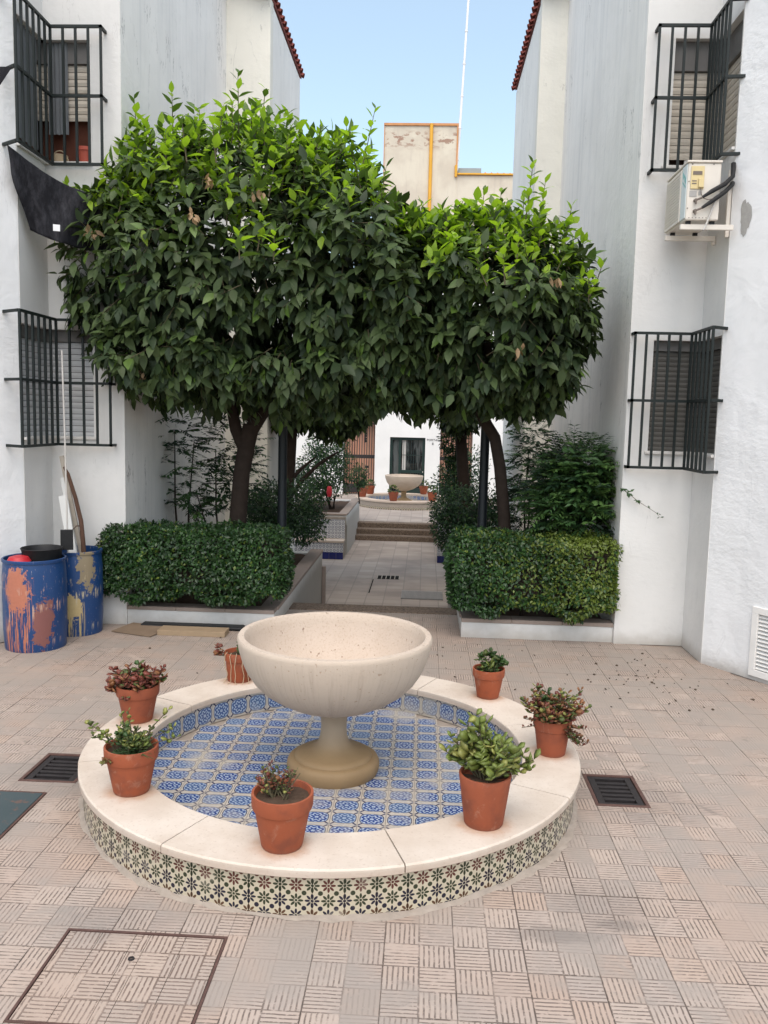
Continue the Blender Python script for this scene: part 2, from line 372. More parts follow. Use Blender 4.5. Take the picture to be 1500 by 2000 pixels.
# --- stone
POTS=[ # cx, cy, base r, rim r, height, rim band, wall tone
 (-.618,3.722,.098,.146,.262,1), (.352,4.03,.098,.132,.262,0), (.83,4.965,.085,.118,.225,1),
 (.518,5.975,.08,.118,.215,1), (-1.36,6.135,.09,.115,.225,1), (-1.836,5.24,.094,.140,.24,1), (-1.515,4.215,.095,.142,.25,1)]
def coping_mat():
    k=NT('cream_stone',.75,.25); p=k.pos()
    c=k.mix(k.ss(k.noise(p,3,5,.6),.35,.7),(.62,.54,.46),(.53,.445,.365))
    c=k.mix(k.m('MULTIPLY',k.ss(k.noise(p,70,2,.5),.58,.75),.5),c,(.42,.33,.26)); c=k.mix(k.m('MULTIPLY',k.ss(k.noise(p,2.2,6,.7,.5),.52,.72),.35),c,(.46,.37,.29)); c=k.mix(k.m('MULTIPLY',k.m('SUBTRACT',1,k.ss(k.m('ADD',k.xyz(p)[2],k.m('MULTIPLY',k.noise(p,15,4),.02)),.235,.262)),.45),c,(.40,.30,.24))
    dm=None
    for (px,py,rb,*_) in POTS:
        d=k.m('SUBTRACT',k.vm('DISTANCE',p,(px,py,.254)),rb); dm=d if dm is None else k.m('MINIMUM',dm,d)
    st=k.m('MULTIPLY',k.m('SUBTRACT',1,k.ss(k.m('ADD',dm,k.m('MULTIPLY',k.noise(p,14,4,.6),.10)),.03,.13)),.6)
    c=k.mix(st,c,(.42,.21,.10)); k.col(c); k.bump(k.noise(p,60,4,.6),.2,.004); MT['cream_stone']=k.mat
coping_mat()
def bowl_mat():
    k=NT('cast_stone',.8,.2); p=k.pos(); z=k.xyz(p)[2]
    c=k.mix(k.noise(p,4,4),(.56,.47,.385),(.49,.40,.32))
    ang=k.vm('NORMALIZE',k.vm('SUBTRACT',k.vm('MULTIPLY',p,(1,1,0)),(-.515,5.02,0)))
    v=k.vm('ADD',k.scale(ang,(11,11,0)),k.comb(0,0,k.m('MULTIPLY',z,1.6)))
    s=k.noise(v,1.6,5,.7,.3); s5=k.noise(k.vm('ADD',k.scale(ang,(38,38,0)),k.comb(0,0,k.m('MULTIPLY',z,3.))),1.4,4,.7); c=k.mix(k.m('MULTIPLY',k.m('MULTIPLY',k.ss(s5,.5,.74),.32),k.m('SUBTRACT',1,k.ss(z,.80,.93))),c,(.36,.29,.235)); c=k.mix(k.m('MULTIPLY',k.m('MULTIPLY',k.ss(s,.46,.72),.5),k.m('SUBTRACT',1,k.ss(z,.82,.95))),c,(.38,.30,.24))
    pit=k.ss(k.noise(p,55,2,.5),.68,.73); c=k.mix(k.m('MULTIPLY',pit,.6),c,(.33,.22,.15))
    k.col(c); k.bump(k.m('ADD',k.m('SUBTRACT',k.noise(p,90,3,.6),pit),s5),.5,.004); MT['cast_stone']=k.mat
    k=NT('cast_stone_plain',.85,.2); p=k.pos()
    c=k.mix(k.noise(p,5,5,.65),(.56,.47,.39),(.48,.39,.31)); c=k.mix(k.m('MULTIPLY',k.ss(k.noise(p,75,2,.6),.5,.7),.35),c,(.36,.265,.20))
    pit=k.ss(k.noise(p,38,2,.5),.69,.74); c=k.mix(k.m('MULTIPLY',pit,.75),c,(.20,.13,.09)); k.col(c); k.bump(k.m('SUBTRACT',k.noise(p,90,3,.6),pit),.5,.004); MT['cast_stone_plain']=k.mat
    k=NT('tan_stone',.6,.3); p=k.pos()
    c=k.mix(k.noise(k.scale(p,(6,6,2)),1,5,.6),(.32,.215,.11),(.21,.138,.07)); c=k.mix(k.ss(k.xyz(p)[2],.18,.36),c,(.36,.28,.20))
    k.col(c); k.bump(k.noise(p,50,3),.2,.004); MT['tan_stone']=k.mat
bowl_mat()
def pinkish():
    k=NT('pink_stone',.75,.25); p=k.pos()
    k.col(k.mix(k.noise(p,12,5,.7),(.36,.29,.25),(.27,.215,.18))); k.bump(k.noise(p,40,3),.2,.004); MT['pink_stone']=k.mat
pinkish()
def terracotta():
    k=NT('terracotta',.75,.25); p=k.pos(); r=k.rnd()
    c=k.mix(r,(.33,.085,.036),(.26,.075,.04)); c=k.mix(k.ss(k.noise(p,7,4,.6),.45,.75),c,(.20,.06,.035))
    o=k.obj(); z=k.xyz(o)[2]
    c=k.mix(k.m('MULTIPLY',k.m('SUBTRACT',1,k.ss(k.m('ADD',z,k.m('MULTIPLY',k.noise(p,20,3),.04)),.02,.05)),.5),c,(.20,.09,.06))
    c=k.mix(k.m('MULTIPLY',k.ss(k.noise(p,11,5,.72,.6),.56,.72),.38),c,(.42,.25,.18))
    k.col(c); k.bump(k.noise(p,70,3),.12,.003); MT['terracotta']=k.mat
terracotta()

# --- metals, wood, misc
plain('green_iron',(.010,.015,.0145),.5,.3,.3,30,.15)
plain('black_iron',(.022,.018,.018),.6,.4,.5,40,.4)
plain('dark_pit',(.012,.011,.01),.95,.1,.4,20,.3)
plain('rust_iron',(.10,.055,.045),.75,.3,.5,25,.4)
plain('lamp_green',(.006,.009,.012),.5,.35,.2,10)
plain('ac_white',(.66,.61,.54),.45,.4,.1,8)
plain('ac_cream',(.62,.50,.26),.5,.4,.1,8)
plain('ac_front',(.60,.66,.66),.45,.4,.06,8)
plain('ac_print',(.16,.42,.40),.5,.3,.05,8)
plain('ac_dark',(.16,.13,.11),.6,.3,.2,8)
plain('black_rubber',(.012,.012,.013),.55,.3,.3,20)
plain('pipe_steel',(.50,.48,.45),.5,.4,.1,8)
plain('shutter_beige',(.52,.47,.40),.55,.3,.08,6)
plain('shutter_grey',(.36,.345,.33),.55,.3,.08,6)
plain('shutter_lightgrey',(.50,.51,.52),.55,.3,.08,6)
plain('shutter_brown',(.105,.10,.09),.55,.3,.1,6)
plain('box_grey',(.14,.135,.13),.6,.3,.08,6)
plain('frame_brown',(.13,.055,.028),.5,.4,.3,14)
plain('frame_white',(.62,.60,.57),.5,.4,.1,6)
plain('curtain_grey',(.14,.15,.16),.8,.2,.2,5)
plain('room_dark',(.03,.018,.014),.8,.2,.4,4)
plain('room_red',(.11,.04,.025),.8,.2,.4,4)
plain('red_clay',(.42,.09,.06),.6,.3,.1,8)
plain('wicker',(.42,.33,.22),.8,.2,.2,20)
plain('bark',(.034,.024,.019),.9,.2,.4,14,.8)
plain('twig',(.10,.085,.05),.8,.2,.3,20)
plain('vent_white',(.74,.72,.69),.5,.4,.08,8)
plain('bare_render',(.36,.35,.33),.95,.1,.25,25,.8)
plain('plank_wood',(.30,.22,.14),.75,.25,.2,12)
plain('grey_wood',(.38,.34,.29),.8,.2,.2,14)
plain('branch_bark',(.09,.05,.035),.9,.2,.4,25,.8)
plain('white_board',(.62,.62,.60),.6,.3,.12,8)
plain('cardboard',(.20,.145,.10),.85,.2,.2,8)
plain('red_plastic',(.45,.02,.03),.4,.4,.1,8)
plain('tag_white',(.75,.75,.75),.6,.3,.05,8)
plain('yellow_pipe',(.72,.37,.035),.5,.4,.15,3)
plain('orange_trim',(.56,.27,.12),.8,.2,.35,4)
plain('mast_white',(.85,.84,.83),.5,.3,.05,3)
plain('roof_clay',(.19,.055,.045),.85,.2,.5,9)
plain('roof_orange',(.50,.22,.12),.85,.2,.3,5)
plain('tank_grey',(.28,.32,.33),.6,.3,.1,5)
plain('salmon_wall',(.80,.46,.33),.85,.2,.08,2)
plain('door_green',(.010,.028,.024),.4,.5,.2,8)
plain('ink',(.04,.04,.045),.7,.2,.1,8)
plain('pebble_dark',(.085,.062,.046),.9,.1,.4,20)
def glass():
    k=NT('dark_glass',.06,.6); p=k.pos(); k.col(k.mix(k.ss(k.noise(k.scale(p,(7,1,1.2)),1,3),.45,.6),(.012,.016,.018),(.10,.11,.11))); MT['dark_glass']=k.mat
    k=NT('lamp_glass',.2,.5); k.col((.62,.66,.68)); k.b.inputs['Transmission Weight'].default_value=.75; k.rough(.15); k.b.inputs['IOR'].default_value=1.15; MT['lamp_glass']=k.mat
glass()
def green_plate():
    k=NT('green_plate',.5,.4); p=k.pos(); c=k.mix(k.noise(p,6,4),(.035,.055,.06),(.055,.075,.078))
    c=k.mix(k.ss(k.noise(p,9,5,.65),.58,.66),c,(.12,.075,.06)); k.col(c); k.bump(k.noise(p,30,3),.2,.004); MT['green_plate']=k.mat
green_plate()
def cloth_mat():
    k=NT('shade_cloth',.8,.2); p=k.pos(); k.col(k.mix(k.ss(k.noise(k.scale(p,(14,14,5)),1,5,.75),.40,.75),(.010,.010,.013),(.040,.040,.047))); k.bump(k.noise(p,90,2),.4,.004); MT['shade_cloth']=k.mat
cloth_mat()
def barrel_mat(name, splash, cx, cz, sx, sz, ox, oz):
    k=NT(name,.4,.45); o=k.obj(); x,y,z=k.xyz(o)
    th=k.m('MULTIPLY',k.m('ARCTAN2',x,k.m('MULTIPLY',y,-1)),.29)           # arc length, 0 towards the camera
    q=k.comb(th,0,z); n1=k.noise(q,13,5,.7); n2=k.noise(k.scale(q,(60,1,3.2)),1,4,.6)
    c=k.mix(k.noise(q,4,4),(.008,.036,.125),(.012,.055,.17))
    fl=k.ss(k.noise(k.scale(q,(80,1,16)),1,3,.6),.63,.69); c=k.mix(k.m('MULTIPLY',fl,.7),c,(.36,.32,.32))
    def blob(cx,cz,sx,sz,amt):
        d=k.m('SQRT',k.m('ADD',k.m('POWER',k.m('DIVIDE',k.m('SUBTRACT',th,cx),sx),2),k.m('POWER',k.m('DIVIDE',k.m('SUBTRACT',z,cz),sz),2)))
        return k.m('SUBTRACT',1,k.ss(k.m('ADD',d,k.m('MULTIPLY',k.m('SUBTRACT',n1,.5),amt)),.82,.95))
    def drip(cx,cz,sx,sz):
        d=k.m('MAXIMUM',k.m('DIVIDE',k.m('ABSOLUTE',k.m('SUBTRACT',th,cx)),sx*1.25),k.m('DIVIDE',k.m('ABSOLUTE',k.m('SUBTRACT',z,cz)),sz))
        return k.m('MULTIPLY',k.m('SUBTRACT',1,k.ss(d,.7,1.0)),k.ss(n2,.50,.54))
    m1=k.m('MAXIMUM',blob(cx,cz,sx,sz,2.4),drip(cx,cz-sz*1.25,sx*1.05,sz*1.75))
    c=k.mix(m1,c,k.mix(k.noise(q,30,3),splash,tuple(a*.72 for a in splash)))
    m2=k.m('MULTIPLY',blob(ox,oz,.11,.26,3.0),.8); c=k.mix(m2,c,tuple(a*.55 for a in splash))
    m3=k.m('MULTIPLY',drip(0,.45,.42,.42),k.ss(k.noise(q,6,3),.54,.66)); c=k.mix(m3,c,k.mix(.5,(.42,.40,.34),splash))
    k.col(c); k.bump(k.m('MAXIMUM',m1,m2),.25,.003); MT[name]=k.mat
barrel_mat('barrel_paint_salmon',(.47,.17,.105),-.04,.60,.13,.24,.20,.27)
barrel_mat('barrel_paint_cream',(.52,.40,.20),.06,.30,.12,.15,.23,.72)

# --- leaves
def leaf_mat(name, c, trans, rough=.42, spec=.4):
    k=NT(name,rough,spec); p=k.pos(); f=k.noise(p,3,3); r=k.rnd()
    c1=k.mix(k.ss(f,.3,.7),tuple(a*.75 for a in c),tuple(a*1.25 for a in c)); k.col(c1)
    tr=k.n('ShaderNodeBsdfTranslucent'); k.set(tr.inputs[0], tuple(min(1,a*b) for a,b in zip(c,(1.5,1.7,.7))))
    mx=k.n('ShaderNodeMixShader'); mx.inputs[0].default_value=trans
    k.t.links.new(k.b.outputs[0],mx.inputs[1]); k.t.links.new(tr.outputs[0],mx.inputs[2])
    out=[q for q in k.t.nodes if q.type=='OUTPUT_MATERIAL'][0]; k.t.links.new(mx.outputs[0],out.inputs[0]); MT[name]=k.mat; return k.mat
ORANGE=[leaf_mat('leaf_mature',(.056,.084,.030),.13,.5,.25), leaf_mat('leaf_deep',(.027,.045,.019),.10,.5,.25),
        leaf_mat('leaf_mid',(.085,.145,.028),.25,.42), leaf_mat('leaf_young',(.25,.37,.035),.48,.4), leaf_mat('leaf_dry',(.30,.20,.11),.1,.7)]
HEDGE=[leaf_mat('hedge_dark',(.018,.048,.014),.12,.4), leaf_mat('hedge_mid',(.030,.075,.018),.16,.4), leaf_mat('hedge_light',(.115,.155,.028),.25,.4)]
SHRUB=[leaf_mat('shrub_dark',(.016,.040,.018),.15,.5,.3), leaf_mat('shrub_mid',(.036,.082,.027),.2,.5,.3), leaf_mat('shrub_light',(.075,.145,.04),.25,.5,.3)]
SUC=[leaf_mat('jade_green',(.16,.20,.045),.15,.35), leaf_mat('jade_yellow',(.26,.26,.07),.15,.35), leaf_mat('red_leaf',(.16,.045,.03),.12,.4),
     leaf_mat('rust_leaf',(.22,.095,.04),.12,.45), leaf_mat('olive_leaf',(.085,.11,.03),.15,.4), leaf_mat('deep_leaf',(.04,.085,.02),.15,.4)]

# leaf shape library: unit length along +x, normal +z
def leaf_shape(width=.42, fold=.10, droop=.12, tipw=.0):
    st=[(0,.0),(.12,.45),(.38,1.0),(.68,.72),(1,0)]
    V=[];Fc=[]
    z=lambda x:-droop*x*x
    V=[(0,0,0)]
    for x,w in st[1:-1]: V+=[(x,w*width/2,z(x)+fold*w*width),(x,0,z(x)),(x,-w*width/2,z(x)+fold*w*width)]
    V.append((1,0,z(1)-.02)); n=len(st)-2
    Fc+=[(0,2,1),(0,3,2)]
    for i in range(n-1):
        a=1+3*i; b=a+3; Fc+=[(a,a+1,b+1,b),(a+1,a+2,b+2,b+1)]
    a=1+3*(n-1); t=len(V)-1; Fc+=[(a,a+1,t),(a+1,a+2,t)]
    return np.array(V,float),Fc
def simple_shape(width=.5, fold=.12):
    V=[(0,0,0),(.45,width/2,fold*.5),(.5,0,0),(.45,-width/2,fold*.5),(1,0,-.06)]
    return np.array(V,float),[(0,2,1),(0,3,2),(1,2,4),(2,3,4)]
def succ_shape(width=.6, th=.22):
    V=[(0,0,0)];
    for x,w in ((.35,.75),(.7,1.0)): V+=[(x,w*width/2,.04),(x,0,th/2*w),(x,-w*width/2,.04),(x,0,-th/2*w)]
    V.append((1,0,.05)); Fc=[]
    for k in range(4): Fc.append((0,1+(k+1)%4,1+k)); Fc.append((1+k,1+(k+1)%4,5+(k+1)%4,5+k)); Fc.append((5+k,5+(k+1)%4,9))
    return np.array(V,float),Fc
def frames(d, nrm):
    d=d/np.linalg.norm(d,axis=1,keepdims=True); y=np.cross(nrm,d); y/=np.linalg.norm(y,axis=1,keepdims=True)+1e-9
    z=np.cross(d,y); return np.stack([d,y,z],axis=2)          # columns
def place_leaves(parent, mats, shapes, P, D, N, S, MI, single=300, name='leaf', mass='foliage', viewdist=None):
    """the leaves that show largest become parts, the rest one part of kind stuff"""
    P=np.asarray(P);S=np.asarray(S);MI=np.asarray(MI); B=frames(np.asarray(D,float),np.asarray(N,float))
    n=len(P); SI=rng.integers(0,len(shapes),n)
    order=np.argsort(np.linalg.norm(P-CAM,axis=1) if viewdist is None else viewdist)
    one=order[:single] if single else order[:0]; rest=order[len(one):]
    cache={}
    for i in one:
        key=(int(SI[i]),int(MI[i]))
        if key not in cache:
            me=bpy.data.meshes.new(name); me.from_pydata(shapes[key[0]][0].tolist(),[],shapes[key[0]][1]); me.materials.append(mats[key[1]])
            me.polygons.foreach_set('use_smooth',[True]*len(me.polygons)); cache[key]=me
        b=B[i]*S[i]; m=Matrix(((b[0,0],b[0,1],b[0,2],P[i,0]),(b[1,0],b[1,1],b[1,2],P[i,1]),(b[2,0],b[2,1],b[2,2],P[i,2]),(0,0,0,1)))
        inst(name,cache[key],parent,m)
    if len(rest):
        vs=[];fs=[];mi=[];base=0
        for si,(V,Fc) in enumerate(shapes):
            idx=rest[SI[rest]==si]
            if not len(idx): continue
            X=np.einsum('nij,vj->nvi',B[idx],V)*S[idx][:,None,None]+P[idx][:,None,:]-W[parent.name]
            vs.append(X.reshape(-1,3)); nv=len(V)
            for f in Fc:
                fs.append((len(f), (np.arange(len(idx))*nv+base)[:,None]+np.array(f)[None,:], MI[idx]))
            base+=len(idx)*nv
        vs=np.concatenate(vs); loops=[];starts=[];tot=[];mi=[];c=0
        for (k,a,m) in fs:
            loops.append(a.reshape(-1)); starts.append(c+np.arange(len(a))*k); tot.append(np.full(len(a),k)); mi.append(m); c+=a.size
        me=bpy.data.meshes.new(mass); me.vertices.add(len(vs)); me.vertices.foreach_set('co',vs.astype(np.float32).reshape(-1))
        L=np.concatenate(loops); me.loops.add(len(L)); me.loops.foreach_set('vertex_index',L.astype(np.int32))
        st=np.concatenate(starts); me.polygons.add(len(st)); me.polygons.foreach_set('loop_start',st.astype(np.int32))
        me.polygons.foreach_set('loop_total',np.concatenate(tot).astype(np.int32))
        for q in mats: me.materials.append(q)
        me.polygons.foreach_set('material_index',np.concatenate(mi).astype(np.int32)); me.polygons.foreach_set('use_smooth',[True]*len(st))
        me.update(calc_edges=True); me.validate()
        o=bpy.data.objects.new(mass,me); put(o,parent); W[o.name]=W[parent.name]; stuff(o)

# =================================================================== THE SETTING
CX,CY=-.515,5.02                                     # fountain centre
HOLES=[(1.085,4.815,1.41,5.26),(-2.437,4.80,-2.075,5.225)]         # drains
HATCH=(-1.505,2.805,-.795,3.38); PLATE=(-2.62,3.62,-2.185,4.65)
ground_rects=[(-14,-9,14,9.95)]
for h in HOLES+[HATCH]: ground_rects=rect_sub(ground_rects,h)
b=MB()
for (x0,y0,x1,y1) in ground_rects: b.box((x0,y0,-.30),(x1,y1,-.008))
pav=struct(b.build('courtyard_paving',MT['paver']))
b=MB(); b.box((-3.13,8.9,-.9),(-1.72,12.84,.05)); b.box((.62,8.9,-.9),(2.01,12.84,.05)); b.box((-2.99,17.95,-.9),(-1.80,21.24,.05)); b.box((.58,17.85,-.9),(1.6,21.24,.05))
struct(b.build('planting_ground',MT['soil']))
# paving stones: 30 cm, each with four ribbed blocks
blk=[]
for i in range(-16,17):
    for j in range(-3,24):
        x0=GX+i*.3; y0=GY+j*.3; x1=x0+.3; y1=y0+.3; cx=(x0+x1)/2; cy=(y0+y1)/2
        if math.hypot(cx-CX,cy-CY)<1.24 or y0>9.44 or y1<2.3: continue
        ax=cx-(-.0463*cy); 
        if abs(ax)>.5*cy+.35: continue
        if cy>8.6 and (x1<-1.58 or x0>.48): continue
        if cy>7.4 and (cx< -3.95-(8-cy)*.64 or cx>2.75+(8-cy)*.64): continue
        rs=[(x0+.0003,y0+.0003,x1-.0003,min(y1,9.62)-.0003)]
        for h in HOLES+[HATCH,PLATE]: rs=rect_sub(rs,h)
        rs=[q for q in rs if q[2]-q[0]>.004 and q[3]-q[1]>.004]
        if rs: blk.append((math.hypot(cx,cy),cx,cy,rs))
blk.sort(key=lambda q:q[0])
full={}
def slab_mesh(rs,cx,cy):
    q=MB()
    for (x0,y0,x1,y1) in rs:
        e=.0008; x0-=cx;x1-=cx;y0-=cy;y1-=cy
        q.add([(x0,y0,-.012),(x1,y0,-.012),(x1,y1,-.012),(x0,y1,-.012),(x0+e,y0+e,0),(x1-e,y0+e,0),(x1-e,y1-e,0),(x0+e,y1-e,0)],
              [(4,5,6,7),(0,1,5,4),(1,2,6,5),(2,3,7,6),(3,0,4,7)])
    return q
whole=slab_mesh([(-.1497,-.1497,.1497,.1497)],0,0).mesh('paving_stone',MT['paver'])
restb=MB()
for k,(d,cx,cy,rs) in enumerate(blk):
    dz=random.uniform(-.0012,.0012)
    if k<300:
        me=whole if len(rs)==1 and abs((rs[0][2]-rs[0][0])*(rs[0][3]-rs[0][1])-.08964)<.0004 else slab_mesh(rs,cx,cy).mesh('paving_stone',MT['paver'])
        inst('paving_stone',me,pav,Matrix.Translation((cx,cy,dz))@Matrix.Rotation(random.uniform(-.003,.003),4,'X')@Matrix.Rotation(random.uniform(-.003,.003),4,'Y'))
    else:
        q=slab_mesh(rs,0,0); restb.add([(x,y,z+dz) for x,y,z in q.v],q.f)
if restb.v: stuff(restb.build('paving_stone',MT['paver'],pav))
b=MB(); b.box((-1.75,9.62,-.2),(.62,9.95,.003)); struct(b.build('pebble_strip',MT['washed_pebble'],bevel=.006))
b=MB(); b.box((-1.6,9.955,-1.0),(.45,10.24,-.178)); b.box((-1.6,10.245,-1.0),(.45,10.54,-.355)); b.box((-1.6,10.545,-1.0),(.45,10.84,-.532))
struct(b.build('descending_steps',MT['washed_pebble'],bevel=.01))
PZ=-.71
b=MB(); b.box((-3.2,10.0,-1.0),(2.1,20.1,PZ)); struct(b.build('sunken_path',MT['path_paver']))
FZ=-.35
b=MB(); b.box((-9,21.05,-1.0),(8,33,FZ)); struct(b.build('far_courtyard_floor',MT['path_paver']))
b=MB()
for k in range(3): b.box((-1.62,20.1+.32*k,-1.0),(.40,20.41+.32*k if k<2 else 21.05,PZ+.12*(k+1)-(0 if k<2 else .003)))
struct(b.build('far_steps',MT['washed_pebble'],bevel=.012))
b=MB(); b.box((-400,-400,-1.6),(400,400,-1.1)); struct(b.build('distant_ground',MT['grout']))

# leaf litter in the right corner and along the walls
b=MB()
for k in range(120):
    if k<80: x=random.gauss(2.15,.45); y=random.gauss(7.35,.5)
    else: x=random.uniform(-3.4,2.3); y=random.uniform(6.6,8.5)
    if x>2.6-(7.9-y)*-.3 or y>8.5: continue
    s=random.choice((.004,.006,.007,.011)); a=random.uniform(0,6.3)
    b.obox((x,y,.004+s*.2),(math.cos(a)*s,math.sin(a)*s,0),(-math.sin(a)*s*.6,math.cos(a)*s*.6,.003),(0,0,s*.25))
tag(b.build('leaf_litter',MT['pebble_dark']),'dark crumbs of dry leaf litter scattered in the right corner of the paving','leaf litter',kind='stuff')
b=MB(); b.tube([(.98,2.70,.006),(1.03,2.705,.006)],.006,8)
tag(b.build('cigarette_butt',MT['tag_white'],loc=(1.0,2.7,0)),'white cigarette butt lying on the ribbed paving at bottom right','cigarette butt')

# =================================================================== HOUSES
YR,YL=8.56,8.63
TOP=9.1
def panel(parent, P0, d, L, z0, z1, mat, holes=(), t=.22, name='wall', inner=(0,0)):
    """wall of thickness t standing on plan line P0 + s*d (front face on the line, body on its left-hand side)"""
    d=np.array(d,float); d/=np.linalg.norm(d); nrm=np.array([-d[1],d[0]])
    us=sorted({0,L,*[h[0] for h in holes],*[h[1] for h in holes]}); zs=sorted({z0,z1,*[h[2] for h in holes],*[h[3] for h in holes]})
    b=MB()
    for i in range(len(us)-1):
        for j in range(len(zs)-1):
            um=(us[i]+us[i+1])/2; zm=(zs[j]+zs[j+1])/2
            if any(h[0]<um<h[1] and h[2]<zm<h[3] for h in holes): continue
            p=np.array(P0)+d*um+nrm*t/2
            b.obox((p[0],p[1],zm),(*(d*(us[i+1]-us[i])/2),0),(*(nrm*t/2),0),(0,0,(zs[j+1]-zs[j])/2))
    return b.build(name,mat,parent)
LOW=(2.0,3.10); UPP=(4.77,5.94)
right=thing('house','white right hand house with barred corner windows, streaked side wall and louvred vent','house',(2.7,8.6,0))
left=thing('house','white left hand house with barred corner windows behind the paint drums and dark cloth','house',(-3.9,8.6,0))
def wz(zlist, u0, u1): return [(u0,u1,a,b) for a,b in zlist]
b=MB(); b.box((2.94,7.98,0),(4.3,10.5,TOP-.01)); b.box((2.25,YR+.24,0),(2.939,10.5,TOP-.01)); b.build('interior_wall',MT['room_dark'],right)
b=MB(); b.box((-5.6,8.05,0),(-4.15,10.5,TOP-.01)); b.box((-4.149,YL+.24,0),(-3.40,10.5,TOP-.01)); b.build('interior_wall',MT['room_dark'],left)
# right house --------------------------------------------------------
XC=2.71; XE=2.25
panel(right,(2.0185,YR),(1,0),XC-2.0185,0,TOP,MT['plaster'],[(XE-2.0185,XC-2.0185,*LOW),(2.29-2.0185,XC-2.0185,*UPP)])
panel(right,(XC+.0,YR),(0,-1),.615,0,TOP,MT['plaster'],[(0,.59,*LOW),(0,.59,*UPP)])
def flip_panel(parent,P0,P1,z0,z1,mat,holes=(),t=.22): # body on the right-hand side of P0->P1
    P0=np.array(P0,float);P1=np.array(P1,float);L=np.linalg.norm(P1-P0)
    return panel(parent,P1,P0-P1,L,z0,z1,mat,[(L-h[1],L-h[0],h[2],h[3]) for h in holes],t)
sp=np.array([.38,-.59]);sp/=np.linalg.norm(sp)
SP0=np.array([2.715,7.944]); SPL=3.0; e=SP0+sp*SPL
VU0,VU1=.52,1.05
panel(right,SP0,sp,SPL,0,TOP,MT['plaster_rough'],[(VU0+.06,VU1-.06,.10,.61)],t=.20)
flip_panel(right,(2.0165,YR+.003),(2.0165,13.70),-.71,TOP,MT['plaster_streaked'])
panel(right,(1.613,13.70),(1,0),.62,-.71,TOP,MT['plaster_cream'])
flip_panel(right,(1.6135,13.92),(1.6135,17.45),-.71,8.72,MT['plaster_upper'])
panel(right,(5.0,17.452),(-1,0),3.386,-.71,8.72,MT['plaster_upper'])
b=MB(); b.box((2.02,8.6,TOP),(6.0,13.7,TOP+.15)); b.build('roof',MT['roof_clay'],right)
b=MB(); b.add([(1.60,13.4,8.79),(1.60,17.52,8.79),(5.2,17.52,10.6),(5.2,13.4,10.6),(1.60,13.4,8.85),(1.60,17.52,8.85),(5.2,17.62,10.66),(5.2,13.4,10.66)],
   [(0,1,2,3),(7,6,5,4),(0,4,5,1),(1,5,6,2),(2,6,7,3),(3,7,4,0)]); rr=b.build('roof',MT['roof_clay'],right)
# left house -----------------------------------------------------------
XCL=-3.92; XEL=-3.462
flip_panel(left,(-3.1375,YL),(XCL,YL),0,TOP,MT['plaster'],[(XEL*-1-3.1375,XCL*-1-3.1375,*LOW),(XEL*-1-3.1375,XCL*-1-3.1375,*UPP)]) if False else \
panel(left,(XCL,YL),(1,0),XEL*0+(-3.1375-XCL),0,TOP,MT['plaster'],[(0,XEL-XCL,*LOW),(0,XEL-XCL,*UPP)])
flip_panel(left,(XCL,YL),(XCL,8.015),0,TOP,MT['plaster'],[(0,.60,*LOW),(0,.60,*UPP)])
spl=np.array([-.38,-.59]);spl/=np.linalg.norm(spl); SL0=np.array([-3.925,8.012])
flip_panel(left,SL0,SL0+spl*3.0,0,TOP,MT['plaster_rough'],t=.20)
panel(left,(-3.136,YL+.003),(0,1),13.07-YL-.003,-.71,TOP,MT['plaster_streaked'])
panel(left,(-3.14,13.07),(1,0),.669,-.71,TOP,MT['plaster_cream'])
panel(left,(-2.4715,13.29),(0,1),2.71,-.71,8.40,MT['plaster_upper'])
panel(left,(-2.475,16.002),(-1,0),3.4,-.71,8.40,MT['plaster_upper'])
b=MB(); b.box((-7.0,8.7,TOP),(-3.14,13.2,TOP+.15)); b.build('roof',MT['roof_clay'],left)
b=MB(); b.add([(-2.46,12.8,8.44),(-2.46,16.1,8.44),(-6.0,16.1,10.3),(-6.0,12.8,10.3),(-2.46,12.8,8.50),(-2.46,16.1,8.50),(-6.0,16.4,10.36),(-6.0,12.8,10.36)],
   [(3,2,1,0),(4,5,6,7),(1,5,4,0),(2,6,5,1),(3,7,6,2),(0,4,7,3)]); rl=b.build('roof',MT['roof_clay'],left)
# eave tiles: half-round, one by one
q=MB(); n=6; V=[];Fc=[]
for x in (0,.55):
    for r in (.070,.055):
        for k in range(n+1):
            a=math.pi*k/n; V.append((x,r*math.cos(a),r*math.sin(a)))
m=n+1
for k in range(n):
    Fc+=[(k,k+1,2*m+k+1,2*m+k),(m+k+1,m+k,3*m+k,3*m+k+1),(k+1,k,m+k,m+k+1)]
q.add(V,Fc); tile_me=q.mesh('roof_tile',MT['roof_clay'])
sl=math.atan2(1.86,3.7)
for k in range(21):
    inst('roof_tile',tile_me,rr,Matrix.Translation((1.545,13.5+.2*k,8.80+random.uniform(-.008,.008)))@Matrix.Rotation(-sl,4,'Y'))
for k in range(17):
    inst('roof_tile',tile_me,rl,Matrix.Translation((-2.43,12.9+.2*k,8.485+random.uniform(-.008,.008)))@Matrix.Rotation(math.pi,4,'Z')@Matrix.Rotation(-sl,4,'Y'))

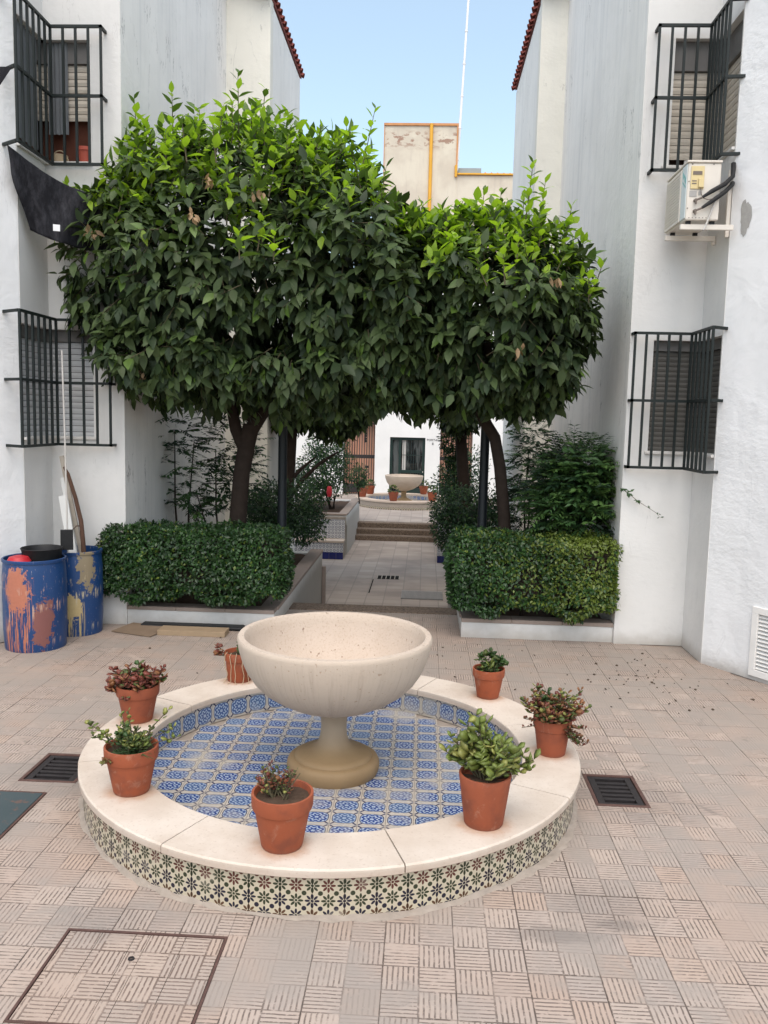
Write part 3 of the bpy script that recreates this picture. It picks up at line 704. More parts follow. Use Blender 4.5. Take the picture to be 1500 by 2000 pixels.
# corner windows: one pane to the front, one to the side
def corner_window(house, sg, xe, xc, yf, yp, z0, z1, slatm, framem, pitch, boxh, drop, backm, label):
    D=.10; win=MB()
    # frame: sill board, head, jambs
    xa,xb=sorted((xe,xc+sg*D)); 
    win.box((xa,yf+D+.03,z0),(xb+ (0.03 if sg>0 else 0)-(0 if sg>0 else 0),yf+D+.07,z0+.035)); win.box((xa,yf+D+.03,z1-.04),(xb,yf+D+.07,z1))
    win.box((min(xe,xe+sg*.035),yf+D+.025,z0),(max(xe,xe+sg*.035),yf+D+.07,z1))
    xm=xc+sg*(D+.03); win.box((min(xm,xm+sg*.04),yp,z0),(max(xm,xm+sg*.04),yf+D+.075,z0+.035)); win.box((min(xm,xm+sg*.04),yp,z1-.04),(max(xm,xm+sg*.04),yf+D+.07,z1-.002))
    win.box((min(xm,xm+sg*.045),yp+.001,z0),(max(xm,xm+sg*.045),yp+.045,z1))
    w=win.build('window',framem,house); w['label']=label
    b=MB()                                            # shutter box at the head
    b.box((xa,yf+D-.035,z1-boxh),(xb,yf+D+.028,z1-.001)); 
    x0,x1=sorted((xc+sg*(D-.035),xc+sg*(D+.028))); b.box((x0,yp+.002,z1-boxh),(x1,yf+D-.036,z1-.0015)); b.build('shutter_box',MT['box_grey'],w)
    zb=z0+(z1-z0-boxh)*(1-drop); n=int(round((z1-boxh-zb)/pitch))
    fm=MB(); L=xb-xa; fm.add([(-L/2,-.004,0),(L/2,-.004,0),(L/2,-.009,pitch*.45),(-L/2,-.009,pitch*.45),(L/2,-.002,pitch*.92),(-L/2,-.002,pitch*.92),(L/2,.006,pitch*.92),(-L/2,.006,pitch*.92),(L/2,.006,0),(-L/2,.006,0)],
        [(0,1,2,3),(3,2,4,5),(5,4,6,7),(9,8,1,0),(7,6,8,9)]); fme=fm.mesh('slat',slatm)
    L2=yf+D-yp-.01
    sm=MB(); sm.add([(-.004*sg,-L2/2,0),(-.004*sg,L2/2,0),(-.009*sg,L2/2,pitch*.45),(-.009*sg,-L2/2,pitch*.45),(-.002*sg,L2/2,pitch*.92),(-.002*sg,-L2/2,pitch*.92),(.006*sg,L2/2,pitch*.92),(.006*sg,-L2/2,pitch*.92),(.006*sg,L2/2,0),(.006*sg,-L2/2,0)],
        [(0,1,2,3),(3,2,4,5),(5,4,6,7),(9,8,1,0),(7,6,8,9)]); sme=sm.mesh('slat',slatm)
    for k in range(n):
        z=z1-boxh-(k+1)*pitch
        inst('slat',fme,w,Matrix.Translation(((xa+xb)/2,yf+D,z)))
        inst('slat',sme,w,Matrix.Translation((xc+sg*D,yp+.005+L2/2,z)))
    b=MB(); b.box((xa-.02,yf+D+.075,z0-.02),(xb+.02,yf+D+.1,z1)); x0,x1=sorted((xc+sg*(D+.075),xc+sg*(D+.10))); b.box((x0,yp-.02,z0-.02),(x1,yf+D+.1,z1)); b.build('curtain',backm,w)
    return w
wl=corner_window(right,1,XE,XC,YR,7.975,*LOW,MT['shutter_brown'],MT['frame_brown'],.05,.10,.985,MT['room_dark'],'brown framed corner window with dark lowered shutters')
wu=corner_window(right,1,2.29,XC,YR,7.975,*UPP,MT['shutter_beige'],MT['frame_white'],.068,.27,.88,MT['room_dark'],'corner window with beige shutter left slightly open')
wll=corner_window(left,-1,XEL,XCL,YL,8.03,*LOW,MT['shutter_lightgrey'],MT['frame_white'],.062,.12,.985,MT['room_dark'],'corner window with light grey lowered shutters')
wul=corner_window(left,-1,XEL,XCL,YL,8.03,*UPP,MT['shutter_beige'],MT['frame_brown'],.068,.2,.55,MT['room_red'],'corner window with half raised beige shutters')
# fixed sash strips in the open gap of the upper right window
b=MB(); b.box((2.47,YR+.105,4.805),(2.53,YR+.125,4.93)); b.box((2.74,YR+.105,4.805),(2.80,YR+.125,4.93)); b.build('sash',MT['frame_white'],wu)
# sills
for house,xe,xc,yf,yp,sg,zz in ((right,XE,XC,YR,7.975,1,(LOW[0],UPP[0])),(left,XEL,XCL,YL,8.03,-1,(LOW[0],UPP[0]))):
    for z0 in zz:
        b=MB(); xa,xb=sorted((xe-sg*.03,xc+sg*.1)); b.box((xa,yf-.03,z0-.03),(xb,yf+.12,z0-.002))
        x0,x1=sorted((xc-sg*.03,xc+sg*.12)); b.box((x0,yp-.01,z0-.03),(x1,yf-.031,z0-.0025)); b.build('window_sill',MT['frame_white'],house,bevel=.004)
# dark curtains hung behind the left grilles
b=MB()
for z0,z1,x0,x1 in ((5.05,5.93,-3.90,-3.70),):
    n=14
    V=[(x0+(x1-x0)*i/n, YL+.05+.014*math.sin(i*1.9), z) for z in (z0,z1) for i in range(n+1)]
    b.add(V,[(i,i+1,n+2+i,n+1+i) for i in range(n)],smooth=True)
b.build('curtain',MT['curtain_grey'],wul)
b=MB(); n=16
V=[(XCL-.05+.012*math.sin(i*1.7), 8.06+.5*i/n, z) for z in (4.86,5.93) for i in range(n+1)]
b.add(V,[(i,i+1,n+2+i,n+1+i) for i in range(n)],smooth=True); b.build('curtain',MT['curtain_grey'],wul)

# grilles: cages of square bars that follow the corner
def grille(house, sg, xl, xc, yf, ynear, zb, zm, zt, nfront, nside, splayP, splayd, mat=MT['green_iron']):
    o=.13; yy=yf-o; xx=xc-sg*o
    # where the short tail meets the splayed wall
    P=np.array(splayP); d=np.array(splayd); t=(xx-P[0])*d[0]+(ynear-P[1])*d[1]; xt=P[0]+d[0]*max(t,.03)
    yt=P[1]+d[1]*max(t,.03)
    g=MB(); first=None
    for z in (zb,zm,zt):
        r=MB(); w=.026
        r.bar((xl,yf+.01,z),(xl,yy-.013,z),w); r.bar((xl-sg*.013,yy,z),(xx+sg*.013,yy,z),w); r.bar((xx,yy-.0131,z),(xx,ynear-.013,z),w)
        r.bar((xx+sg*.0131,ynear+.004,z),(xt+(xt-xx)*.08,yt+(yt-ynear)*.08,z),w)
        if first is None: first=r.build('window_grille',mat,house)
        else: r.build('rail',mat,first)
    bar=MB(); bar.box((-.011,-.011,zb+.014),(.011,.011,zt-.014)); me=bar.mesh('bar',mat)
    for k in range(nfront): inst('bar',me,first,Matrix.Translation((xl+(xx-xl)*k/(nfront-1),yy,0)))
    for k in range(1,nside): inst('bar',me,first,Matrix.Translation((xx,yy+(ynear-yy)*k/(nside-1),0)))
    return first
grille(right,1,2.035,XC,YR,7.82,1.84,2.50,3.155,6,6,SP0,sp)
grille(right,1,2.10,XC,YR,7.93,4.69,5.35,6.00,5,6,SP0,sp)
grille(left,-1,-3.235,XCL,YL,7.73,1.92,2.55,3.185,5,7,SL0,spl)
grille(left,-1,-3.285,XCL,YL,7.78,4.71,5.36,6.01,5,7,SL0,spl)
# louvred vent low on the splayed pier
v0=SP0+sp*VU0; 
def onsp(u,off): return SP0+sp*u+np.array([sp[1],-sp[0]])*off      # off>0: out of the wall
fr=MB()
for (u0,u1,za,zb) in ((VU0,VU1,.04,.10),(VU0,VU1,.61,.67),(VU0,VU0+.06,.1005,.6095),(VU1-.06,VU1,.1005,.6095)):
    c=onsp((u0+u1)/2,.008); fr.obox((c[0],c[1],(za+zb)/2),(*(sp*(u1-u0)/2),0),(sp[1]*.012,-sp[0]*.012,0),(0,0,(zb-za)/2))
vent=fr.build('louvre_vent',MT['vent_white'],right,bevel=.003)
for k in range(14):
    c=onsp((VU0+VU1)/2,-.012); z=.125+k*.036; s=MB(); nn=np.array([sp[1],-sp[0]])
    s.obox((c[0],c[1],z),(*(sp*(VU1-VU0-.125)/2),0),(nn[0]*.018,nn[1]*.018,-.014),(0,0,.003)); s.build('slat',MT['vent_white'],vent)
b=MB(); c=onsp((VU0+VU1)/2,-.11); b.obox((c[0],c[1],.355),(*(sp*(VU1-VU0)/2),0),(sp[1]*.02,-sp[0]*.02,0),(0,0,.3)); b.build('backing',MT['dark_pit'],vent)
# bare patch of render beside the bracket
b=MB(); ring=[]
for k in range(26):
    a=2*math.pi*k/26; r=1+.16*math.sin(3*a+1)+.1*random.uniform(-1,1); c=onsp(.145+.062*r*math.cos(a)*(1 if math.cos(a)>0 else .8),.004); ring.append((c[0],c[1],4.12+.15*r*math.sin(a)))
c=onsp(.145,.007); b.add(ring+[(c[0],c[1],4.12)],[(k,(k+1)%26,26) for k in range(26)],smooth=True); b.build('bare_patch',MT['bare_render'],right)

# =================================================================== AIR CONDITIONER
ac=thing('air_conditioner','cream outdoor air conditioner unit on brackets under the upper right grille','air conditioner',(2.42,8.1,4.1))
X0,X1,Y0,Y1,Z0,Z1=2.262,2.552,7.80,8.42,4.085,4.575
b=MB(); b.box((X0,Y0,Z0),(X1,Y1,Z1)); b.build('casing',MT['ac_white'],ac,bevel=.012)
b=MB(); b.box((X0-.014,Y0-.014,Z1+.0005),(X1+.004,Y1+.01,Z1+.02)); b.build('lid',MT['ac_white'],ac,bevel=.006)
b=MB(); b.box((X0-.007,Y0+.012,Z0+.02),(X0-.0015,Y0+.15,Z1-.005)); b.build('front_panel',MT['ac_front'],ac)
b=MB(); b.box((X0-.016,Y0+.155,Z0+.015),(X0-.0015,Y1-.01,Z1-.02)); fp=b.build('fan_grille',MT['ac_white'],ac,bevel=.004)
b=MB()
for k in range(16): z=Z0+.05+k*.026; b.bar((X0-.019,Y0+.17,z),(X0-.019,Y1-.03,z),.004)
b.build('grille_wire',MT['ac_white'],fp)
b=MB()                                                 # faded teal lettering on the front: unreadable strokes
for k in range(7):
    y=Y0+.028+k*.014; b.box((X0-.0085,y,Z1-.17+.011*k),(X0-.0072,y+.008,Z1-.12+.011*k)) if k!=3 else b.box((X0-.0085,y,Z1-.14+.011*k),(X0-.0072,y+.008,Z1-.12+.011*k))
for k in range(6):
    y=Y0+.03+k*.016; b.box((X0-.0085,y,Z1-.205+.011*k),(X0-.0072,y+.011,Z1-.19+.011*k))
b.build('lettering',MT['ac_print'],ac)
b=MB(); b.box((X0+.025,Y0-.012,Z1-.225),(X0+.14,Y0-.0015,Z1-.03)); cp=b.build('service_cover',MT['ac_cream'],ac,bevel=.003)
b=MB(); b.box((X0+.04,Y0-.0155,Z1-.105),(X0+.12,Y0-.0125,Z1-.075)); b.build('handle_recess',MT['ac_dark'],cp)
b=MB(); b.box((X0+.09,Y0-.03,Z1-.215),(X0+.135,Y0-.0125,Z1-.14)); b.build('cable_box',MT['ac_cream'],cp,bevel=.003)
b=MB()
for k in range(2): b.box((X0+.035,Y0-.014,Z1-.185+k*.022),(X0+.075,Y0-.0122,Z1-.175+k*.022))
b.build('vent_slot',MT['ac_dark'],cp)
b=MB()
for x,z in ((X0+.035,Z1-.012),(X0+.22,Z1-.012),(X0+.014,Z0+.1),(X0+.014,Z0+.33)): b.lathe([(0,-.002),(.006,-.002),(.006,0)],(0,0,0),8); 
b.v=[]; b.f=[]; b.m=[]; b.uv=[]; b.smooth=[]
for x,z in ((X0+.035,Z1-.012),(X0+.22,Z1-.012),(X0+.012,Z0+.1),(X0+.012,Z0+.33)): b.tube([(x,Y0-.003,z),(x,Y0+.002,z)],.006,8)
for k in range(7): b.tube([(X0+.03+k*.03,Y0-.003,Z0+.02),(X0+.03+k*.03,Y0+.002,Z0+.02)],.0045,6)
b.build('screw',MT['ac_dark'],ac)
b=MB(); b.box((X0+.022,Y0-.004,Z1-.29),(X0+.085,Y0-.0015,Z1-.24)); b.box((X0+.1,Y0-.004,Z1-.275),(X0+.13,Y0-.0015,Z1-.245)); b.build('sticker',MT['shutter_grey'],ac)
for z,s in ((Z0+.165,0),(Z0+.075,.02)):
    b=MB(); b.tube([(X0+.075,Y0+.001,z),(X0+.075,Y0-.035,z)],[.017,.014],8); b.tube([(X0+.075,Y0-.03,z-.035),(X0+.075,Y0-.03,z+.012)],.009,8)
    b.tube([(X0+.075,Y0-.03,z),(X0+.13,Y0-.045,z+.02)],.009,8); b.build('valve',MT['ac_dark'],ac)
    b=MB(); b.tube([(X0+.125,Y0-.044,z+.02),(X0+.2,Y0-.05,z+.07),(X0+.32,Y0-.03,z+.14+s),(X0+.40,Y0+.03,z+.22+s),(X0+.425,Y0+.10,z+.31-s*2),(X0+.44,Y0+.15,z+.36-s*4)],[.012,.02,.02,.02,.022,.022],10); b.build('pipe',MT['black_rubber'],ac)
b=MB(); b.tube([(X0+.11,Y0-.025,Z1-.22),(X0+.115,Y0-.03,Z1-.27),(X0+.13,Y0-.04,Z1-.31),(X0+.17,Y0-.06,Z1-.33),(X0+.24,Y0-.05,Z1-.31)],.004,6); b.build('cable',MT['ac_dark'],ac)
b=MB(); b.tube([(X0+.26,Y0-.03,Z0+.22),(X0+.22,Y0-.02,Z0+.08),(X0+.17,Y0-.02,Z0-.07),(X0+.155,Y0-.02,Z0-.09)],.008,8); b.build('drain_hose',MT['pipe_steel'],ac)
for y in (7.83,8.30):
    b=MB(); b.box((X0-.03,y,Z0-.075),(2.70,y+.035,Z0-.03)); b.box((2.672,y+.002 if y>8 else 7.955,Z0-.11),(2.706,y+.034 if y>8 else 7.985,Z0+.48 if y<8 else Z0-.076)); b.build('bracket',MT['ac_white'],ac,bevel=.003)
b=MB()
for x in (X0+.02,X1-.06):
    for y in (7.835,8.305): b.box((x,y,Z0-.0295),(x+.04,y+.03,Z0-.001))
b.build('foot',MT['black_rubber'],ac)

# =================================================================== DRAINS, HATCH, PLATE
def drain(label, x0,y0,x1,y1, nslot):
    t=thing('drain_grate',label,'drain',((x0+x1)/2,(y0+y1)/2,0),'iron drain grates in the paving')
    f=MB(); e=.022
    f.box((x0,y0,-.06),(x1,y0+e,.004)); f.box((x0,y1-e,-.06),(x1,y1,.004)); f.box((x0,y0+e+.0005,-.06),(x0+e,y1-e-.0005,.004)); f.box((x1-e,y0+e+.0005,-.06),(x1,y1-e-.0005,.004)); f.build('frame',MT['rust_iron'],t,bevel=.002)
    g=MB(); a0,b0,a1,b1=x0+e+.005,y0+e+.005,x1-e-.005,y1-e-.005; m=.04
    g.box((a0,b0,-.03),(a1,b0+m*.7,-.002)); g.box((a0,b1-m*.7,-.03),(a1,b1,-.002)); g.box((a0,b0+m*.7+.0003,-.03),(a0+m,b1-m*.7-.0003,-.002)); g.box((a1-m,b0+m*.7+.0003,-.03),(a1,b1-m*.7-.0003,-.002))
    go=g.build('rim',MT['black_iron'],t,bevel=.002)
    L=b1-b0-1.4*m; p=L/nslot
    for k in range(nslot-1):
        bb=MB(); yy=b0+m*.7+(k+1)*p; bb.box((a0+m+.0005,yy-p*.24,-.03),(a1-m-.0005,yy+p*.24,-.003)); bb.build('bar',MT['black_iron'],t,bevel=.002)
    p_=MB(); p_.box((x0,y0,-.34),(x1,y1,-.12)); p_.build('pit',MT['dark_pit'],t)
drain('square iron drain grate in the paving right of the fountain',*HOLES[0],6)
drain('square iron drain grate in the paving left of the fountain, partly behind its rim',*HOLES[1],6)
x0,y0,x1,y1=HATCH; h=thing('access_hatch','paved access hatch in a rusty angle iron frame at the lower left corner','hatch',((x0+x1)/2,(y0+y1)/2,0))
f=MB(); e=.011
f.box((x0,y0,-.05),(x1,y0+e,.004)); f.box((x0,y1-e,-.05),(x1,y1,.004)); f.box((x0,y0+e+.0003,-.05),(x0+e,y1-e-.0003,.004)); f.box((x1-e,y0+e+.0003,-.05),(x1,y1-e-.0003,.004)); f.build('frame',MT['rust_iron'],h,bevel=.001)
xs=[x0+.014,x0+.16,x0+.31,x0+.375,x0+.53,x1-.014]; ys=[y0+.014,y0+.15,y0+.295,y0+.44,y1-.014]
for i in range(5):
    for j in range(4):
        q=MB(); q.box((xs[i]+.001,ys[j]+.001,-.05),(xs[i+1]-.001,ys[j+1]-.001,.0005+random.uniform(-.001,.001))); q.build('paving_piece',MT['paver_hatch'],h,bevel=.002)
q=MB(); q.lathe([(.006,.0),(.006,.004),(.013,.004),(.014,0)],(xs[2]+.035,ys[2]+.1,.001),16); q.build('lifting_ring',MT['black_iron'],h)
pl=thing('cover_plate','dark green painted steel cover plate with worn corner at the left edge','cover plate',(-2.4,4.3,0))
q=MB(); q.box((-2.62,4.10,-.01),(-2.20,4.63,.012)); q.build('plate',MT['green_plate'],pl,bevel=.003)
q=MB(); q.box((-2.62,3.64,-.01),(-2.215,4.085,.011)); q.build('plate',MT['green_plate'],pl,bevel=.003)
q=MB(); q.box((-2.199,3.64,-.01),(-2.186,4.65,.008)); q.box((-2.62,4.632,-.01),(-2.1995,4.65,.008)); q.build('frame',MT['rust_iron'],pl)
q=MB(); q.box((-2.43,4.30,.0125),(-2.36,4.325,.020)); q.build('handle',MT['rust_iron'],pl,bevel=.003)

# =================================================================== NEAR FOUNTAIN
RO,RI,HC,FLZ=1.508,1.168,.254,.06
ftn=thing('fountain','large round tiled fountain with stone bowl on a pedestal in the near courtyard','fountain',(CX,CY,0))
b=MB(); b.lathe([(1.462,0),(1.462,.2085),(1.185,.2085),(1.185,.02)],(CX,CY,0),96); b.build('ring_wall',MT['mortar'],ftn)
b=MB(); b.lathe([(0,FLZ-.008),(1.19,FLZ-.008)],(CX,CY,0),64); b.build('basin_bed',MT['mortar'],ftn)
b=MB(); V=[];n=180
for k in range(n):
    a=2*math.pi*k/n; q=1.492+.016*math.sin(5*a+1)*math.sin(3*a)+random.uniform(0,.022)
    for r,z in ((1.476,.016+random.uniform(-.006,.006)),(.5*(1.476+q),.008),(q,.0004)): V.append((CX+r*math.cos(a),CY+r*math.sin(a),z))
b.add(V,[(3*k+j,3*((k+1)%n)+j,3*((k+1)%n)+j+1,3*k+j+1) for k in range(n) for j in (0,1)],smooth=False); b.build('mortar_fillet',MT['mortar'],ftn)
for k in range(8):
    a0=R(-71.3+45*k)+.0022; a1=R(-71.3+45*(k+1))-.0022; n=14; jz=random.uniform(-.0015,.0015)
    ro=RO+random.uniform(-.003,.003); prof=[(RI,.210),(RI,.249),(RI+.005,.254),(ro-.008,.254),(ro,.246),(ro,.214),(ro-.004,.210),(RI,.210)]
    prof=[(r,z+jz) for r,z in prof]
    s=MB(); s.lathe(prof,(CX,CY,0),n,a0,a1,smooth=False)
    m=n+1
    for kk in (0,n): s.add([s.v[i*m+kk] for i in range(7)],[tuple(range(7)) if kk else tuple(range(7))[::-1]])
    s.build('coping_slab',MT['cream_stone'],ftn)
# outer wall tiles
NT_=63; ta=2*math.pi/NT_; wd=2*1.474*math.tan(ta/2)*.985; hh=.207
def tile_mesh(name,w,h,t,mat,vmax=1.):
    q=MB(); e=.0015
    V=[(-w/2,0,0),(w/2,0,0),(w/2,0,h),(-w/2,0,h),(-w/2,t,0),(w/2,t,0),(w/2,t,h),(-w/2,t,h)]      # front faces -y
    q.add(V,[(0,1,2,3)],[[(0,0),(1,0),(1,vmax),(0,vmax)]]); q.add(V,[(1,5,6,2),(4,0,3,7),(3,2,6,7),(0,4,5,1)],[[(.5,.49)]*4]*4)
    return q.mesh(name,mat)
tm=tile_mesh('wall_tile',wd,hh,.013,MT['star_tile'],hh/.147)
for k in range(NT_):
    a=ta*k+.02; d=Matrix.Translation((CX+1.475*math.cos(a),CY+1.475*math.sin(a),.001))@Matrix.Rotation(a+math.pi/2,4,'Z')
    inst('wall_tile',tm,ftn,d@Matrix.Translation((0,random.uniform(-.0015,.001),0)))
NI=49; ti=2*math.pi/NI; wi=2*1.178*math.tan(ti/2)*.985
tm=tile_mesh('basin_tile',wi,.148,.010,MT['blue_tile'])
for k in range(NI):
    a=ti*k; inst('basin_tile',tm,ftn,Matrix.Translation((CX+1.178*math.cos(a),CY+1.178*math.sin(a),FLZ+.001))@Matrix.Rotation(a-math.pi/2,4,'Z'))
FT=.1535; q=MB(); hft=FT/2-.0012
q.add([(-hft,-hft,0),(hft,-hft,0),(hft,hft,0),(-hft,hft,0),(-hft,-hft,-.008),(hft,-hft,-.008),(hft,hft,-.008),(-hft,hft,-.008)],[(0,1,2,3)],[[(0,0),(1,0),(1,1),(0,1)]])
q.add([q.v[i] for i in range(8)],[(4,5,1,0),(5,6,2,1),(6,7,3,2),(7,4,0,3)],[[(.5,.49)]*4]*4)
tm=q.mesh('floor_tile',MT['blue_tile'])
for i in range(-9,10):
    for j in range(-8,9):
        x=-.0005+(i-3+.5)*FT; y=4.471+(j+4-.5)*FT
        if math.hypot(x-CX,y-CY)>1.175: continue
        inst('floor_tile',tm,ftn,Matrix.Translation((x,y,FLZ+random.uniform(-.0008,.0008)))@Matrix.Rotation(math.pi/2*random.randrange(4)*0,4,'Z'))
# bowl and pedestal
outer=[(0,.445),(.088,.44),(.12,.45),(.20,.475),(.29,.510),(.375,.555),(.445,.603),(.50,.66),(.54,.72),(.57,.79),(.589,.855),(.598,.91),(.598,.928),(.592,.938)]
inner=[(.592,.938),(.558,.939),(.552,.932),(.548,.88),(.53,.80),(.49,.715),(.42,.635),(.32,.575),(.18,.54),(0,.53)]
b=MB(); b.lathe(outer,(CX,CY,0),96); b.cur=1; b.lathe(inner,(CX,CY,0),96); b.build('bowl',[MT['cast_stone'],MT['cast_stone_plain']],ftn)
prof=[(.088,.442),(.092,.425),(.083,.405),(.080,.37),(.080,.33),(.086,.285),(.098,.25),(.122,.223),(.165,.202),(.215,.187),(.232,.178),(.240,.168),(.243,.162),(.262,.160),(.278,.15),(.288,.13),(.290,.105),(.286,.08),(.278,.061)]
b=MB(); b.lathe(prof,(CX,CY,0),72); b.build('pedestal',MT['tan_stone'],ftn)

# =================================================================== POTTED PLANTS
SUCS=[succ_shape(.80,.22),succ_shape(.66,.2)]
def pot_body(parent, rb, rt, h, band, c):
    prof=[(0,0),(rb*.96,0),(rb,.006)]
    if band: zb=h*.70; prof+=[(rb+(rt*.90-rb)*.98,zb),(rt*.955,zb+.004),(rt*.99,zb+.02),(rt,h-.012),(rt*.995,h),(rt*.92,h),(rt*.90,h-.01),(rt*.86,h-.035),(0,h-.035)]
    else: prof+=[(rb+(rt-rb)*.8,h*.8),(rt,h-.004),(rt*.985,h),(rt*.91,h),(rt*.88,h-.03),(0,h-.03)]
    b=MB(); b.lathe(prof,c,40); o=b.build('pot',MT['terracotta'],parent)
    s=MB(); n=24; rs=rt*.885; V=[(c[0],c[1],c[2]+h-.028)]
    for rr in (.5,1.):
        for k in range(n): V.append((c[0]+rs*rr*math.cos(2*math.pi*k/n),c[1]+rs*rr*math.sin(2*math.pi*k/n),c[2]+h-.03+random.uniform(-.004,.006)))
    Fc=[(0,1+k,1+(k+1)%n) for k in range(n)]+[(1+k,1+n+k,1+n+(k+1)%n,1+(k+1)%n) for k in range(n)]
    s.add(V,Fc,smooth=False); s.build('soil',MT['soil'],parent); return o
def stems_and_leaves(parent, base, spec, mats=SUC, stemm='twig', tips=None):
    """spec: list of (lean dx,dy, height, leaf len, n leaves, material choices)"""
    P=[];D=[];N=[];S=[];MI=[]; st=MB()
    for (ox,oy,dx,dy,hh,ll,nl,ms,spread) in spec:
        p0=np.array(base)+(ox,oy,0); p1=p0+np.array([dx*.4,dy*.4,hh*.55]); p2=p0+np.array([dx,dy,hh])
        st.tube([p0,p1,p2],[.0042,.0032,.0022],5,cap=False)
        for k in range(nl):
            t=1-spread*(k/max(nl-1,1)); pp=p0+(p2-p0)*t if t>.55 else p0+(p2-p0)*t
            a=k*2.4+random.random()*.6; el=random.uniform(-.05,.55)+(.5 if k<3 else 0)
            d=np.array([math.cos(a)*math.cos(el),math.sin(a)*math.cos(el),math.sin(el)])
            P.append(pp+(p1-p0)*0+np.random.default_rng(k).normal(0,.002,3)); D.append(d); N.append(np.array((0,-.25,1.) if abs(d[2])<.9 else (1.,0,0))+rng.normal(0,.45,3)); S.append(ll*random.uniform(.7,1.2)*(.75 if k<2 else 1)); MI.append(random.choice(ms))
    st.build('stem',MT[stemm],parent)
    if P: place_leaves(parent,mats,SUCS,P,D,N,S,MI,single=300)
POT_L=[('small brown dying succulent in the front clay pot on the fountain rim, bare soil showing','twiggy'),
 ('bushy yellow green jade plant in a plain clay pot, right front of the fountain rim','jade'),
 ('reddish trailing succulent spilling over its clay pot on the right side of the fountain rim','rust'),
 ('clay pot with a few tall green stems at the right back fountain rim','tall'),
 ('clay pot with pale trailing roots half hidden behind the bowl at the left back rim','roots'),
 ('dark red leaved succulent in a clay pot, second pot on the left rim','red'),
 ('sprawling yellow olive succulent with thin side shoots, clay pot on left front rim','sprawl')]
for (cx,cy,rb,rt,h,band),(lab,kind) in zip(POTS,POT_L):
    t=thing('potted_plant',lab,'potted plant',(cx,cy,HC),'clay pots around the near fountain rim')
    pot_body(t,rb,rt,h,band,(cx,cy,HC+.0005)); top=(cx,cy,HC+h-.03); U=random.uniform; spec=[]
    if kind=='twiggy':
        for k in range(40):
            a=U(0,6.3); r=U(.0,.075); spec.append((r*math.cos(a)-.03,r*math.sin(a)+.03,U(-.09,.07),U(-.05,.05),U(.03,.15),.028,U(0,1)>.3 and 6 or 0,(2,3,4,2,1),.45))
    elif kind=='jade':
        for k in range(30):
            a=U(0,6.3); r=U(.01,.10); hh=U(.06,.22) if math.cos(a)>0 else U(.10,.32); spec.append((r*math.cos(a)*.5,r*math.sin(a)*.5,r*math.cos(a)*1.9,r*math.sin(a)*1.3,hh,.078,9,(0,0,1,0,0),.6))
        spec.append((.02,-.02,.20,-.03,.08,.05,10,(0,1,0),.5)); spec.append((-.03,.0,-.15,.0,.21,.05,12,(0,1,0),.5)); spec.append((.03,0,.16,.02,.13,.05,10,(0,1,0),.5))
    elif kind=='rust':
        for k in range(44):
            a=U(0,6.3); r=U(.02,.12); spec.append((r*math.cos(a)*.7,r*math.sin(a)*.7,r*math.cos(a)*1.2,r*math.sin(a)*1.0,U(.05,.18),.046,11,(3,3,2,4,1),.6))
        for k in range(10): spec.append((.05,-.06,U(.02,.13),U(-.10,-.05),U(-.10,.03),.034,8,(3,2,3,4),.6))
        for k in range(3): spec.append((-.07,-.03,U(-.13,-.08),U(-.06,0),U(-.03,.05),.026,6,(2,3),.7))
        spec.append((-.02,0,-.02,0,.19,.05,8,(5,5),.3))
    elif kind=='tall':
        for dx,hh in ((-.06,.11),(.0,.15),(.07,.11),(.05,.08),(.09,.07),(-.01,.06),(.03,.12)): spec.append((dx*.4,U(-.03,.03),dx*.7,U(-.02,.02),hh,.05,14,(5,4,5),.25))
        for k in range(9): spec.append((U(-.06,.06),U(-.05,.05),U(-.02,.02),0,U(.02,.05),.045,7,(5,4,0),.7))
        spec.append((0,-.02,.01,0,.06,.10,3,(0,0),.5))
    elif kind=='roots':
        for k in range(14): spec.append((U(-.04,.06),U(-.05,.05),U(-.03,.05),U(-.02,.02),U(.06,.17),.04,8,(5,5,4),.7))
        for k in range(4): spec.append((-.08,-.03,U(-.12,-.05),U(-.04,0),U(.0,.09),.04,7,(2,3),.4))
    elif kind=='red':
        for k in range(26):
            a=U(0,6.3); r=U(.02,.12); spec.append((r*math.cos(a)*.7,r*math.sin(a)*.7,r*math.cos(a)*.8,r*math.sin(a)*.6,U(.05,.15),.055,11,(2,2,4,2,3),.5))
        for k in range(4): spec.append((-.10,-.05,U(-.10,-.04),U(-.05,0),U(-.02,.06),.06,5,(3,2),.6))
        spec.append((-.02,-.12,-.01,-.05,-.03,.04,10,(2,4),.6)); spec.append((0,.02,0,0,.16,.055,6,(5,4),.3))
    else:
        for k in range(20):
            a=U(0,6.3); r=U(.02,.11); spec.append((r*math.cos(a)*.8,r*math.sin(a)*.8,r*math.cos(a)*.5,r*math.sin(a)*.4,U(.04,.13),.042,11,(4,1,0,5,4),.6))
        for dx,dy,hh,n in ((-.19,.02,.13,7),(-.16,-.01,.08,7),(-.06,.05,.17,4),(-.03,.05,.19,4),(.14,.05,.21,5),(.17,.02,.13,7),(.18,.03,.07,6)): spec.append((dx*.3,dy,dx,dy*.2,hh,.042,n,(4,1,0),.3))
        for k in range(4): spec.append((-.08,-.10,U(-.03,.03),-.04,U(-.05,.0),.03,6,(1,3),.5))
    stems_and_leaves(t,top,spec)
    if kind=='sprawl':
        b=MB()
        for k in range(40):
            p=np.array(top)+(U(-.05,.09),U(-.10,.0),.0); b.tube([p,p+(U(-.05,.05),U(-.03,.02),U(.015,.04)),p+(U(-.09,.09),U(-.05,.02),U(.0,.02))],[.003,.0025,.001],4,cap=False)
        b.build('grass_blade',SUC[5],t)
